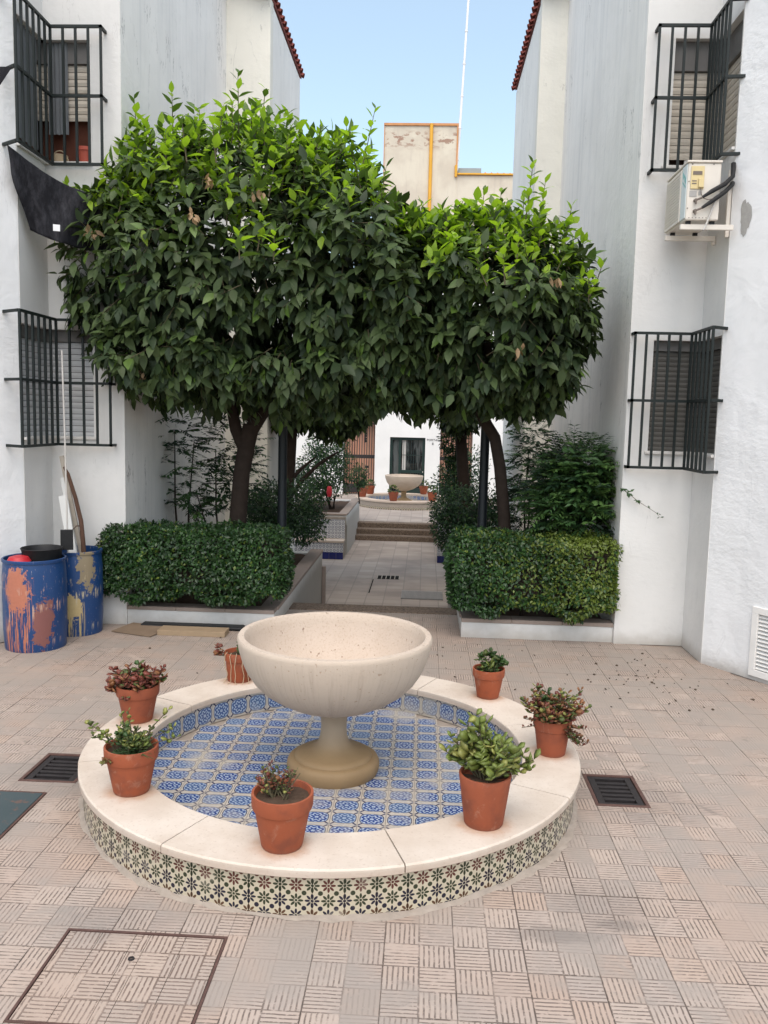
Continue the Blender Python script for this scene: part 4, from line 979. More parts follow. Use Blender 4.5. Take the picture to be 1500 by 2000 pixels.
    if kind=='roots':
        for k in range(6):
            a=-2.4+k*.42; b=MB(); rr=rt+.006; p=[np.array((cx+rr*math.cos(a)*s,cy+rr*math.sin(a)*s,HC+z)) for s,z in ((.85,h+.01),(1.02,h-.01),(1.0,h*.6),(.92,h*.3),(.95,.02),(1.1,.004))]
            for q in p[2:]: q+= (U(-.012,.012),0,0)
            b.tube(p,.0028,5,cap=False); b.build('trailing_root',MT['wicker'],t)

# =================================================================== PLANTERS, HEDGES
CZ=.205
def planter(label, x0,x1,y0,y1, side, z_low, group=None):
    """front along y0, corridor wall along x = side edge"""
    t=thing('planter',label,'planter',((x0+x1)/2,y0,0),group)
    b=MB(); th=.17
    b.box((x0,y0,-.05),(x1,y0+th,CZ-.042))
    xs=(x1-th,x1) if side>0 else (x0,x0+th)
    b.box((xs[0],y0+th+.0005,z_low),(xs[1],y1,CZ-.042)); xo=(x0,x1-th-.0005) if side>0 else (x0+th+.0005,x1); b.box((xo[0],y1-th,z_low),(xo[1],y1-.0005,CZ-.0425)); b.build('wall',MT['plaster'],t,bevel=.006)
    # coping boards butted end to end
    L=x1-x0; n=3
    for k in range(n):
        c=MB(); c.box((x0+L*k/n+.0015,y0-.012,CZ-.041),(x0+L*(k+1)/n-.0015,y0+th+.015,CZ)); c.build('coping',MT['pink_stone'],t,bevel=.004)
    n=5; ya=y0+th+.017; Ly=y1-ya
    for k in range(n):
        c=MB(); c.box((xs[0]-.012,ya+Ly*k/n+.0015,CZ-.041),(xs[1]+.012,ya+Ly*(k+1)/n-.0015,CZ)); c.build('coping',MT['pink_stone'],t,bevel=.004)
    s=MB(); n=10; sx=(x0+(th if side<0 else .0), x1-(th if side>0 else .0)); V=[]
    for j in range(n+1):
        for i in range(n+1): V.append((sx[0]+(sx[1]-sx[0])*i/n,y0+th+(y1-y0-th)*j/n,CZ-.07+random.uniform(-.02,.02)))
    s.add(V,[(j*(n+1)+i,j*(n+1)+i+1,(j+1)*(n+1)+i+1,(j+1)*(n+1)+i) for j in range(n) for i in range(n)],smooth=True); s.build('soil',MT['brown_soil'],t)
    return t
planter('white walled planter with stone coping on the left, holding the dark hedge',-3.135,-1.545,8.65,12.85,1,PZ)
planter('white walled planter with stone coping on the right, holding the yellow green hedge',.44,2.016,8.60,12.85,-1,PZ)
planter('white walled planter beside the far steps, left of the sunken path',-3.0,-1.62,17.72,21.25,1,PZ)
planter('white walled planter beside the far steps, right of the sunken path',.40,1.61,17.62,21.25,-1,PZ)
b=MB(); b.box((-1.541,12.80,PZ),(-1.485,12.86,-.06)); tag(b.build('stone_post',MT['pink_stone'],loc=(-1.51,12.83,PZ),bevel=.006),'thin pinkish stone post at the end of the left planter wall','post')
def tiled_bench(label,x0,x1,y0):
    t=thing('tiled_bench',label,'bench',((x0+x1)/2,y0,PZ),'tiled benches in the sunken path')
    b=MB(); b.box((x0,y0+.02,PZ),(x1,y0+.42,PZ+.35)); b.box((x0,y0+.3305,PZ+.40),(x1,y0+.45,CZ-.06)); b.build('core',MT['mortar'],t)
    tw=.15; n=int(round((x1-x0)/tw)); tw=(x1-x0)/n
    mm=tile_mesh('blue_tile',tw*.97,.147,.016,MT['navy_tile']); m2=tile_mesh('patterned_tile',tw*.98,.197,.016,MT['ring_tile'],1.3); m3=tile_mesh('patterned_tile',tw*.98,.20,.016,MT['ring_tile'],1.3)
    for k in range(n):
        x=x0+(k+.5)*tw
        inst('blue_tile',mm,t,Matrix.Translation((x,y0+.003,PZ+.002))); inst('patterned_tile',m2,t,Matrix.Translation((x,y0+.004,PZ+.152)))
        for r in range(2): inst('patterned_tile',m3,t,Matrix.Translation((x,y0+.314,PZ+.402+.202*r)))
    b=MB(); b.box((x0-.01,y0-.02,PZ+.351),(x1+.01,y0+.312,PZ+.398)); b.build('seat',MT['cream_stone'],t,bevel=.006)
tiled_bench('patterned tile bench with navy base tiles left of the sunken path',-3.12,-1.64,17.25)
tiled_bench('patterned tile bench with navy base tiles right of the sunken path',.33,1.60,17.2)
b=MB(); b.box((-.81,15.27,PZ),(-.40,15.6,PZ+.004)); dr=thing('drain_grate','narrow slotted drain in the middle of the sunken path','drain',(-.6,15.4,PZ)); b.build('frame',MT['dark_pit'],dr)
b=MB()
for k in range(6): b.box((-.81+.082*k-.008,15.27,PZ+.0045),(-.81+.082*k+.008,15.6,PZ+.012))
b.build('bar',MT['grey_wood'],dr)
mt=thing('door_mat','grey ribbed metal grating mat lying at the right side of the sunken path','grating',(.03,13.9,PZ))
b=MB(); b.box((-.32,13.6,PZ),(.385,14.25,PZ+.008)); b.build('tray',MT['box_grey'],mt)
b=MB()
for k in range(36): b.box((-.315+.0195*k,13.61,PZ+.0085),(-.308+.0195*k,14.24,PZ+.02))
b.build('rib',MT['shutter_grey'],mt)
b=MB(); b.box((-.885,14.0,PZ),(-.865,15.2,PZ+.004)); tag(b.build('slot_channel',MT['dark_pit'],loc=(-.87,14.6,PZ)),'thin dark slot channel in the sunken path paving','drain')

HSH=[simple_shape(.55,.16),simple_shape(.48,.1)]
def hedge(label, x0,x1,y0,y1,z0,z1, fmat, n, stems, leaf=.045):
    t=thing('hedge',label,'hedge',((x0+x1)/2,(y0+y1)/2,0))
    P=[];D=[];N=[];S=[];MI=[]
    def wob(a,b): return .018*math.sin(5.1*a+1.3*b)+.016*math.sin(9.7*b+2.1*a)+.012*math.sin(17*a+11*b)
    areas=dict(front=(x1-x0)*(z1-z0)*1.5,top=(x1-x0)*(y1-y0),lft=(y1-y0)*(z1-z0),rgt=(y1-y0)*(z1-z0),bot=(x1-x0)*(y1-y0)*.4); tot=sum(areas.values())
    for side,ar in areas.items():
        for k in range(int(n*ar/tot)):
            u,v=random.random(),random.random(); dep=abs(random.gauss(0,.05))-.015; 
            if side=='front': p=(x0+(x1-x0)*u,y0,z0+(z1-z0)*v); nn=(0,-1,.35)
            elif side=='top': p=(x0+(x1-x0)*u,y0+(y1-y0)*v,z1); nn=(0,-.25,1)
            elif side=='lft': p=(x0,y0+(y1-y0)*u,z0+(z1-z0)*v); nn=(-1,-.2,.3)
            elif side=='rgt': p=(x1,y0+(y1-y0)*u,z0+(z1-z0)*v); nn=(1,-.2,.3)
            else: p=(x0+(x1-x0)*u,y0+(y1-y0)*v,z0); nn=(0,-.3,-1)
            nn=np.array(nn,float); nn/=np.linalg.norm(nn); p=np.array(p)
            if side in('front','rgt') and math.sin(6.3*p[0]+2.1*p[2]+x0)+math.sin(9.1*p[2]-3.7*p[0])>(.75 if x0>0 and p[0]>1.0 else 1.45) and random.random()<.62: continue
            # round the corners off
            c=np.array([(x0+x1)/2,(y0+y1)/2,(z0+z1)/2]); h=np.array([(x1-x0)/2,(y1-y0)/2,(z1-z0)/2]); q=(p-c)/h
            k3=(np.sum(np.abs(q)**14))**(1/14); p=c+q/k3*h*1.0
            w=wob(p[0],p[2] if side!='top' else p[1]); p=p+nn*(w-dep)
            if side in('front','bot') and p[2]<z0+.1: p[2]+=.05*math.sin(7*p[0])+.03*math.sin(15*p[0])
            d=nn*.35+rng.normal(0,.55,3)+np.array([0,0,-.35]); 
            P.append(p); D.append(d); N.append(nn+rng.normal(0,.38,3)+np.array([0,0,.25])); S.append(leaf*random.uniform(.7,1.3)); MI.append(fmat(p))
    place_leaves(t,HEDGE,HSH,P,D,N,S,MI,single=300)
    b=MB(); b.box((x0+.10,y0+.11,z0+.09),(x1-.10,y1-.11,z1-.10)); b.build('twig_core',MT['bark'],t)
    for (sx,sy) in stems:
        s=MB(); s.tube([(sx,sy,CZ-.1),(sx+U(-.02,.02),sy,z0+.05),(sx+U(-.05,.05),sy,z0+.2)],[.02,.016,.012],7); s.build('stem',MT['bark'],t)
    return t
U=random.uniform
def fm_left(p): 
    r=random.random(); return 0 if r<.55 else 1 if r<.96 else 2
def fm_right(p):
    f=min(1,max(0,(p[0]-.75)/.9))+.15*math.sin(6*p[0]+4*p[2]); g=.25 if p[2]>.98 else 0; r=random.random()
    return 2 if r<.06+.62*f+g*f else 1 if r<.55+.40*f else 0
hedge('dense dark green clipped hedge in the left planter beside the blue drums',-3.36,-1.44,8.44,9.2,.33,1.04,fm_left,21000,[(-3.0,8.95),(-2.7,8.9),(-2.4,8.95),(-2.1,8.9),(-1.8,8.95)])
hedge('clipped hedge turning yellow green at its right end in the right planter',.31,2.02,8.40,9.15,.33,1.07,fm_right,18000,[(.6,8.85),(.75,8.9),(1.1,8.9),(1.45,8.9),(1.75,8.85)])

# =================================================================== TREES
LS=[leaf_shape(.50,.12,.16),leaf_shape(.44,.05,.30),leaf_shape(.54,.16,.08),leaf_shape(.46,.10,.02)]
def orange_tree(label, base, trunk_paths, ells, ntw, shoots, extra=()):
    t=thing('orange_tree',label,'tree',base,'orange trees over the planters')
    tr=MB()
    for pts,rad in trunk_paths[:1]: tr.tube(pts,rad,14)
    tr.build('trunk',MT['bark'],t)
    for pts,rad in trunk_paths[1:]:
        b=MB(); b.tube(pts,rad,9); b.build('branch',MT['bark'],t)
    E=[(np.array(c),np.array(r)) for c,r in ells]; ar=np.array([r[0]*r[1]+r[1]*r[2]+r[0]*r[2] for c,r in E]); ar/=ar.sum()
    P=[];D=[];N=[];S=[];MI=[]; tw=MB(); VD=[]
    holes=[];bumps=[]
    for _ in range(int(ntw/75)):
        c,r=E[rng.choice(len(E),p=ar)]; u=rng.normal(0,1,3); u[1]=-abs(u[1]); u/=np.linalg.norm(u); holes.append((c+r*u,rng.uniform(.14,.30)))
    for _ in range(int(ntw/60)):
        c,r=E[rng.choice(len(E),p=ar)]; u=rng.normal(0,1,3); u/=np.linalg.norm(u); bumps.append((c+r*u,rng.uniform(.25,.45)))
    made=0; tries=0
    zmid=np.mean([c[2] for c,r in E])
    def leaf(p,d,nn,s,m,vd): P.append(p);D.append(d);N.append(nn);S.append(s);MI.append(m);VD.append(vd)
    while made<ntw and tries<ntw*20:
        tries+=1
        c,r=E[rng.choice(len(E),p=ar)]
        u=rng.normal(0,1,3); u/=np.linalg.norm(u); inner = rng.random()<.32
        k=(rng.uniform(.45,.85) if inner else rng.uniform(.86,1.03))
        k*=1+.07*math.sin(4*u[0]+3*u[2]+c[0])+.06*math.sin(7*u[1]+6*u[2])
        p=c+r*u*k
        if not inner:
            if any(np.linalg.norm(p-h)<q for h,q in holes) and rng.random()<.85: continue
            p=p+u*sum(.16*max(0,1-np.linalg.norm(p-h)/q) for h,q in bumps)
        if any(np.sum(((p-c2)/r2)**2)<(.50 if inner else .80) for c2,r2 in E if c2 is not c): continue
        if p[1]>9.9 and rng.random()<.55: continue
        if p[0]<-3.75 and p[1]>8.35: continue
        made+=1
        out=u/r; out/=np.linalg.norm(out); toph=p[2]-zmid
        topness=max(0,out[2])
        young = (topness>.55 and p[2]>max(c2[2]+r2[2]*.62 for c2,r2 in E[:2])-.25)
        hrel=(p[2]-min(c2[2]-r2[2] for c2,r2 in E))/(max(c2[2]+r2[2] for c2,r2 in E)-min(c2[2]-r2[2] for c2,r2 in E))
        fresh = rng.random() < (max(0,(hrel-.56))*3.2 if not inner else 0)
        tdir=out*.7+np.array([0,0,.9*topness-.25])+rng.normal(0,.25,3); tdir/=np.linalg.norm(tdir)
        L=rng.uniform(.12,.26); q0=p-tdir*L; q1=p
        if not inner and rng.random()<.4: tw.tube([q0-tdir*.1,q0,q1],[.006,.005,.003],4,cap=False)
        nl=int(rng.integers(6,11)); ph=rng.uniform(0,6.28)
        a1=np.cross(tdir,(0,0,1.)); a1/=np.linalg.norm(a1)+1e-6; a2=np.cross(tdir,a1)
        for i in range(nl):
            f=i/(nl-1); a=ph+i*2.4; rad=a1*math.cos(a)+a2*math.sin(a)
            droop=-.75+.75*topness if not fresh else .15
            d=tdir*(.35+.35*f)+rad*.75+np.array([0,0,droop])+rng.normal(0,.24,3)
            nn=out*.65+np.array([0,0,.85])+rng.normal(0,.36,3)
            sz=rng.choice([rng.uniform(.08,.13),rng.uniform(.12,.17),rng.uniform(.15,.195)])*(.85 if fresh else 1)
            rr=rng.random()
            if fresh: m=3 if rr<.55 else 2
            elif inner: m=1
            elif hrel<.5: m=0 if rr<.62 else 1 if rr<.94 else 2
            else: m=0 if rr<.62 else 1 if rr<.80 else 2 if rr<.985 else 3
            pp=q0+(q1-q0)*f
            leaf(pp,d,nn,sz,m,np.linalg.norm(pp-CAM)+(3 if inner else 0)+(.8 if out[1]>0 else 0))
    sh2=[]
    for (sx,sy,z0,z1,lean,n) in shoots:
        sh2.append((sx,sy,z0-.18,z0-.18+(z1-z0)*.98,lean,n))
        for _ in range(2): sh2.append((sx+rng.uniform(-.28,.28),sy+rng.uniform(-.3,.25),z0-.3,z0-.26+(z1-z0)*rng.uniform(.45,.72),rng.uniform(-.12,.12),max(9,n-5)))
    for (sx,sy,z0,z1,lean,n) in sh2:                    # upright water shoots with fresh leaves
        p0=np.array([sx,sy,z0]); p1=np.array([sx+lean,sy,z1]); tw.tube([p0,(p0+p1)/2+(lean*.1,0,0),p1],[.008,.006,.003],5,cap=False)
        for i in range(n):
            f=.12+.88*i/(n-1); a=i*2.4+rng.uniform(0,.6); pp=p0+(p1-p0)*f
            d=np.array([math.cos(a)*.85,math.sin(a)*.85,.55+.5*(f>.9)])+rng.normal(0,.12,3)
            leaf(pp,d,np.array([-math.cos(a)*.4,-math.sin(a)*.4,1])+rng.normal(0,.15,3),rng.uniform(.13,.20)*(1-.35*f*f),3 if rng.random()<.7 else 2,np.linalg.norm(pp-CAM)-.6)
    for (x,y,z) in extra:                               # dry brown leaf bunches
        for i in range(7):
            d=rng.normal(0,.5,3)+np.array([0,0,-.8]); leaf(np.array([x,y,z])+rng.normal(0,.03,3),d,rng.normal(0,1,3),rng.uniform(.06,.11),4,np.linalg.norm(np.array([x,y,z])-CAM)-.5)
    stuff(tw.build('twigs',MT['twig'],t))
    place_leaves(t,ORANGE,LS,P,D,N,S,MI,single=300,viewdist=np.array(VD))
    return t
orange_tree('big orange tree with full dark crown and bright top shoots over the left planter',(-2.13,9.5,0),
  [([(-2.16,9.5,.1),(-2.15,9.5,.6),(-2.13,9.5,1.1),(-2.09,9.5,1.6),(-2.03,9.5,1.95),(-1.98,9.5,2.15)],[.122,.108,.10,.096,.10,.095]),
   ([(-2.05,9.5,1.85),(-2.16,9.5,2.1),(-2.23,9.5,2.45),(-2.45,9.4,3.0),(-2.9,9.2,3.7)],[.075,.07,.06,.045,.02]),
   ([(-1.98,9.5,2.1),(-1.85,9.5,2.3),(-1.7,9.5,2.7),(-1.5,9.4,3.4),(-1.3,9.3,4.2)],[.088,.08,.07,.05,.02]),
   ([(-2.0,9.5,2.2),(-2.0,9.5,2.9),(-2.1,9.3,3.8),(-2.1,9.3,4.8)],[.06,.06,.045,.02]),
   ([(-1.75,9.5,2.6),(-1.2,9.3,3.0),(-.7,9.2,3.5)],[.05,.035,.015])],
  [((-2.2,9.1,3.70),(1.55,1.36,1.32)),((-2.15,9.15,4.50),(1.25,1.15,.84)),((-3.05,8.75,3.60),(.70,.72,1.0)),((-1.0,9.0,3.75),(.95,1.2,1.30)),((-2.9,8.9,4.25),(.75,.8,.6)),((-.45,8.9,3.40),(.60,1.0,1.0)),((-1.45,9.0,4.35),(.9,1.0,.65)),((-2.6,8.7,2.85),(.8,.8,.5)),((-1.2,8.8,2.75),(.8,.8,.45))],
  3000,
  [(-2.95,8.7,4.9,5.6,-.08,14),(-2.62,8.7,5.0,5.66,-.02,16),(-2.75,8.9,4.9,5.45,.03,14),(-2.38,8.7,5.0,5.5,.02,14),(-1.95,8.7,5.0,5.86,-.02,20),(-1.80,8.75,5.0,5.72,.10,18),(-1.55,8.8,5.0,5.5,.08,14),(-1.2,8.9,4.8,5.35,.05,14),
   (-.85,8.9,4.6,5.6,.25,20),(-.95,9.0,4.5,5.45,.05,16),(-.6,9.0,4.4,5.05,.12,14),(-3.5,8.5,4.1,4.7,-.15,16),(-3.3,8.5,4.3,4.8,.02,14),(-2.2,8.2,4.6,5.0,.05,14),(-1.9,7.95,4.2,4.75,.0,16),(-2.1,8.3,4.9,5.4,.08,14),(-1.45,8.3,4.6,5.15,.06,14),(-1.6,7.9,3.95,4.35,.05,12),(-2.55,8.2,4.6,5.1,.0,14),(-2.9,8.2,4.3,4.75,-.03,14),(-.35,9.0,4.2,4.7,.03,12)],
  [(-3.25,8.1,4.0),(-2.2,7.85,4.1),(-2.05,7.9,4.42),(-1.6,7.95,4.3),(-2.75,8.1,2.62)])
orange_tree('smaller orange tree with a leaning trunk and lighter crown over the right planter',(.95,9.5,0),
  [([(.99,9.5,.1),(.96,9.5,.7),(.93,9.5,1.2),(.86,9.5,1.75),(.79,9.5,2.08),(.68,9.5,2.24),(.62,9.5,2.36)],[.082,.074,.07,.067,.065,.066,.06]),
   ([(.63,9.5,2.30),(.63,9.5,2.5),(.68,9.4,2.9),(.6,9.3,3.7)],[.068,.065,.05,.02]),
   ([(.66,9.4,2.8),(1.0,9.3,3.2),(1.3,9.2,3.7)],[.045,.035,.015]),([(.64,9.4,2.8),(.2,9.3,3.2),(-.1,9.2,3.7)],[.045,.035,.015])],
  [((.72,9.15,3.44),(1.02,1.2,1.06)),((.0,9.15,3.40),(.82,1.1,1.0)),((1.22,9.0,3.30),(.52,.82,.82)),((.45,9.0,2.95),(.85,.95,.6)),((.1,8.8,3.6),(.75,.85,.7)),((1.1,8.8,3.0),(.5,.6,.55))],
  1750,
  [(.25,8.8,4.1,4.6,.0,14),(-.02,8.8,4.0,4.45,-.05,14),(.95,8.8,4.4,5.05,.06,18),(1.08,8.8,4.3,4.85,.06,16),(1.3,8.7,4.1,4.6,.10,14),(.7,8.8,4.4,4.75,.0,12),(.5,8.8,4.35,4.75,.03,12),(1.6,8.6,3.7,4.05,.12,10),(.15,8.2,4.0,4.4,.0,12),(.8,8.1,3.8,4.2,.03,10)],
  [(.9,8.1,2.95),(1.2,8.1,3.6)])

# shrubs: loose crowns of leaflets on stems
SSH=[simple_shape(.42,.1),simple_shape(.34,.12)]
def shrub(label, base, ells, n, leaf, mats=SHRUB, w=(.5,.4,.1), stems=3, group=None, single=120, name='shrub', cat='shrub', pinnate=False, stemh=None):
    t=thing(name,label,cat,base,group); E=[(np.array(c),np.array(r)) for c,r in ells]
    P=[];D=[];N=[];S=[];MI=[]; ar=np.array([np.prod(r)**(2/3) for c,r in E]); ar/=ar.sum()
    st=MB()
    top=max(c[2]+r[2] for c,r in E)
    for k in range(stems):
        c,r=E[k%len(E)]; e=c+rng.normal(0,.45,3)*r
        st.tube([np.array(base)+(U(-.06,.06),U(-.05,.05),0),(np.array(base)+e)/2+(U(-.05,.05),0,.1),e],[.016,.012,.005],6,cap=False)
    cnt=0
    while cnt<n:
        c,r=E[rng.choice(len(E),p=ar)]; u=rng.normal(0,1,3); u/=np.linalg.norm(u)
        p=c+r*u*rng.uniform(.25,1.0)**.6*(1+.12*math.sin(6*u[0]+5*u[2]))
        if pinnate:
            d=u*np.array([1,1,.4])+rng.normal(0,.35,3)+np.array([0,0,.1]); d/=np.linalg.norm(d); L=rng.uniform(.14,.24); sd=np.cross(d,(0,0,1.)); sd/=np.linalg.norm(sd)+1e-6; m=int(rng.choice(3,p=w))
            nl=5
            st.tube([p,p+d*L],[.002,.0012],3,cap=False)
            for i in range(nl):
                pp=p+d*L*(i+1)/nl+np.array([0,0,-.02*(i/nl)**2])
                for sg in (-1,1):
                    P.append(pp);D.append(d*.6+sd*sg*.8+np.array([0,0,-.25]));N.append(np.array([0,-.25,1])+rng.normal(0,.25,3));S.append(leaf*rng.uniform(.7,1.2));MI.append(m)
                cnt+=2
        else:
            P.append(p);D.append(u*.5+rng.normal(0,.5,3)+np.array([0,0,-.2]));N.append(u*.6+np.array([0,-.2,.7])+rng.normal(0,.35,3));S.append(leaf*rng.uniform(.7,1.25));MI.append(int(rng.choice(3,p=w)));cnt+=1
    stuff(st.build('stem',MT['bark'],t))
    place_leaves(t,mats,SSH,P,D,N,S,MI,single=single)
    return t
shrub('loose feathery shrub with a bare stem against the left grey wall, farther from the tree',(-2.92,10.0,.1),[((-3.0,10.0,2.0),(.24,.3,.35)),((-2.85,10.0,1.55),(.24,.3,.45)),((-2.85,10.0,1.25),(.2,.25,.25))],1150,.085,w=(.45,.45,.10),pinnate=True)
shrub('loose feathery shrub between the left grey wall and the big tree trunk',(-2.5,10.3,.1),[((-2.45,10.3,1.9),(.3,.3,.45)),((-2.5,10.3,1.35),(.32,.3,.5)),((-2.3,10.4,1.6),(.25,.3,.6))],1900,.085,w=(.5,.42,.08),pinnate=True)
shrub('bushy jasmine climbing the side wall behind the right hedge',(1.7,9.5,.1),[((1.62,9.35,1.45),(.42,.5,.45)),((1.75,9.3,1.75),(.30,.45,.35)),((1.78,9.1,1.35),(.25,.4,.45)),((1.66,9.1,1.72),(.36,.4,.38)),((1.5,9.2,1.4),(.25,.4,.4))],13000,.085,w=(.15,.45,.40),pinnate=True,stems=5)
shrub('slender upright shrub before the white strip of wall behind the right planter',(1.5,12.2,.1),[((1.55,12.2,2.05),(.22,.25,.45)),((1.5,12.2,1.5),(.3,.3,.5)),((1.5,12.2,1.0),(.35,.35,.4))],3600,.085,w=(.6,.38,.02),pinnate=True)
shrub('dark rounded shrub behind the left hedge at the end of its planter',(-2.05,12.0,.1),[((-2.05,12.1,.95),(.62,.6,.42)),((-1.7,11.9,.72),(.34,.5,.30)),((-2.4,12.2,.8),(.4,.5,.4))],9000,.06,w=(.65,.33,.02),stems=4)
shrub('dark rounded shrub behind the right hedge at the end of its planter',(.75,12.0,.1),[((.65,12.0,.98),(.55,.6,.40)),((.95,12.0,.8),(.4,.5,.45)),((.35,11.9,.75),(.25,.4,.35))],8000,.06,w=(.6,.35,.05),stems=4)
shrub('leafy shrub in the far left planter, below the second tree',(-2.1,19.2,.1),[((-2.3,19.2,1.0),(.75,.9,.7)),((-2.2,19.4,1.6),(.5,.7,.75)),((-2.7,19.0,.7),(.6,.8,.5))],7000,.085,w=(.5,.4,.1),stems=5)
shrub('small clipped bush at the corner of the far left planter next to the fountain',(-1.62,20.9,.1),[((-1.60,20.9,.78),(.22,.25,.33))],900,.07,w=(.45,.45,.1),stems=2,single=40)
shrub('ivy covered column of leaves right of the far fountain',(.62,15.5,.0),[((.55,15.5,1.9),(.28,.4,.6)),((.6,15.5,1.2),(.3,.4,.6)),((.5,15.5,2.4),(.3,.4,.4))],3000,.08,w=(.55,.4,.05),stems=4)
shrub('low shrub with pale gaps in the far right planter',(.75,18.9,.1),[((.65,18.9,.75),(.5,.8,.5)),((1.0,19.2,1.1),(.5,.7,.6))],3000,.08,w=(.55,.35,.1),stems=4)
# trees farther along the path
def back_tree(label, base, trunk, ells, n):
    t=thing('back_tree',label,'tree',base,'trees along the sunken path'); 
    b=MB(); b.tube(*trunk[0],10); b.build('trunk',MT['bark'],t)
    for q in trunk[1:]:
        b=MB(); b.tube(*q,7); b.build('branch',MT['bark'],t)
    E=[(np.array(c),np.array(r)) for c,r in ells]; P=[];D=[];N=[];S=[];MI=[]
    for k in range(n):
        c,r=E[rng.integers(len(E))]; u=rng.normal(0,1,3); u/=np.linalg.norm(u); p=c+r*u*rng.uniform(.55,1.02)
        P.append(p);D.append(u*.4+rng.normal(0,.4,3)+np.array([0,0,-.6]));N.append(u*.6+np.array([0,0,.7])+rng.normal(0,.3,3));S.append(rng.uniform(.11,.17));MI.append(int(rng.choice(3,p=(.4,.45,.15))))
    place_leaves(t,ORANGE,LS,P,D,N,S,MI,single=60)
back_tree('second tree with a bent forked trunk farther back on the left',(-2.35,13.4,PZ),
  [([(-2.30,13.4,PZ),(-2.22,13.4,.6),(-2.16,13.4,1.5),(-2.12,13.4,2.3),(-2.1,13.4,3.0)],[.11,.10,.09,.08,.05]),
   ([(-2.2,13.4,.9),(-1.95,13.4,1.25),(-1.7,13.5,1.5),(-1.4,13.6,1.7)],[.04,.035,.03,.015]),([(-2.2,13.4,1.15),(-2.0,13.4,1.4),(-1.75,13.5,1.62)],[.035,.03,.012])],
  [((-1.9,13.6,3.0),(1.1,1.1,.85)),((-1.2,14.2,2.9),(.7,1.0,.75)),((-1.5,13.8,2.35),(.6,.6,.45)),((-2.2,13.6,2.4),(.5,.6,.4))],4600)
back_tree('third tree with a dark crown over the far right planter',(1.0,14.8,PZ),
  [([(.85,14.8,PZ),(.75,14.8,.8),(.65,14.8,1.8),(.55,14.8,2.9)],[.12,.11,.10,.06]),([(.65,14.8,1.9),(1.0,14.8,2.6),(1.2,14.8,3.2)],[.05,.04,.02])],
  [((.5,14.8,3.1),(1.0,1.1,.8)),((-.15,14.6,3.15),(.75,1.0,.7)),((1.1,14.8,3.0),(.7,.9,.7)),((.6,14.8,2.4),(.4,.6,.4))],4600)
# jasmine tendril across the right wall
b=MB(); tn=thing('jasmine_tendril','thin jasmine tendril with a few leaves straying across the right white wall','vine',(2.1,8.5,1.5))
pts=[(2.0,8.5,1.62),(2.06,8.5,1.58),(2.16,8.5,1.50),(2.26,8.5,1.44),(2.36,8.5,1.38),(2.40,8.5,1.33)]
b.tube(pts,[.004,.003,.003,.002,.002,.001],4,cap=False); b.build('stem',MT['twig'],tn)
P=[];D=[];N=[];S=[];MI=[]
for i,(x,y,z) in enumerate(pts):
    for k in range(6 if i<3 else 3): P.append((x+U(-.02,.02),y-.01,z+U(-.01,.01)));D.append((U(-.6,.8),U(-.3,.1),U(-1,.2)));N.append((U(-.3,.3),-1,.5));S.append((.06 if i<3 else .035)*U(.7,1.2));MI.append(1)
place_leaves(tn,SHRUB,SSH,P,D,N,S,MI)

# =================================================================== LAMPS
def lamp(label,x,y):
    t=thing('street_lamp',label,'street lamp',(x,y,.1),'lamp posts in the planters')
    b=MB(); b.lathe([(.075,.0),(.075,.25),(.055,.3),(.052,2.12),(.065,2.13),(.065,2.17),(.03,2.2),(.03,2.25)],(x,y,.1),16); b.build('post',MT['lamp_green'],t)
    z0,z1=2.33,2.78; r0,r1=.10,.175
    b=MB(); b.lathe([(.02,2.22),(.09,2.245),(r0+.01,2.26),(r0+.01,2.235+.0)],(x,y,.07),6,smooth=False)
    for k in range(6):
        a=math.pi/3*k; b.bar((x+r0*math.cos(a),y+r0*math.sin(a),z0),(x+r1*math.cos(a),y+r1*math.sin(a),z1),.016)
        a2=a+math.pi/3; b.bar((x+r1*math.cos(a),y+r1*math.sin(a),z1),(x+r1*math.cos(a2),y+r1*math.sin(a2),z1),.018)
    fr=b.build('lantern_frame',MT['lamp_green'],t)
    b=MB(); b.lathe([(r0-.006,z0),(r1-.008,z1)],(x,y,0),6,smooth=False); b.build('lantern_glass',MT['lamp_glass'],t)
    b=MB(); b.lathe([(r1+.02,z1+.005),(.12,z1+.09),(.03,z1+.14),(.0,z1+.2)],(x,y,0),6,smooth=False); b.build('lantern_cap',MT['lamp_green'],t)
lamp('dark green lamp post in the left planter, its lantern hidden in the leaves',-1.66,9.75)
lamp('dark green lamp post with a visible glass lantern beside the leaning right trunk',.70,9.75)

# =================================================================== DRUMS AND CLUTTER
def drum(label,x,y,r,h,mat):
    t=thing('drum',label,'drum',(x,y,0),'blue paint drums')
    prof=[(0,.012),(r*.92,.012),(r*.95,0),(r*.965,.02),(r*.97,.06),(r*1.0,h*.22),(r*1.01,h*.5),(r*1.0,h*.8),(r*.97,h*.94),(r*.96,h-.035),(r*1.0,h-.03),(r*1.005,h-.006),(r*.98,h),(r*.94,h-.004),(r*.93,h-.05),(r*.94,h*.55),(0,h*.55)]
    b=MB(); b.lathe(prof,(x,y,0),56); b.build('shell',mat,t)
    return t
drum('blue drum splashed with salmon paint, nearer the camera by the left wall',-3.70,7.72,.288,.87,MT['barrel_paint_salmon'])
drum('blue drum splashed with cream paint, farther back beside the hedge',-3.535,8.30,.255,.86,MT['barrel_paint_cream'])
b=MB(); b.lathe([(0,.78),(.17,.78),(.185,.925),(.195,.945),(.19,.95),(.175,.93),(.16,.80),(0,.80)],(-3.66,7.80,0),32); tag(b.build('rubber_tub',MT['black_rubber'],loc=(-3.6,7.86,.8)),'black rubber tub lying in the salmon splashed drum','tub')
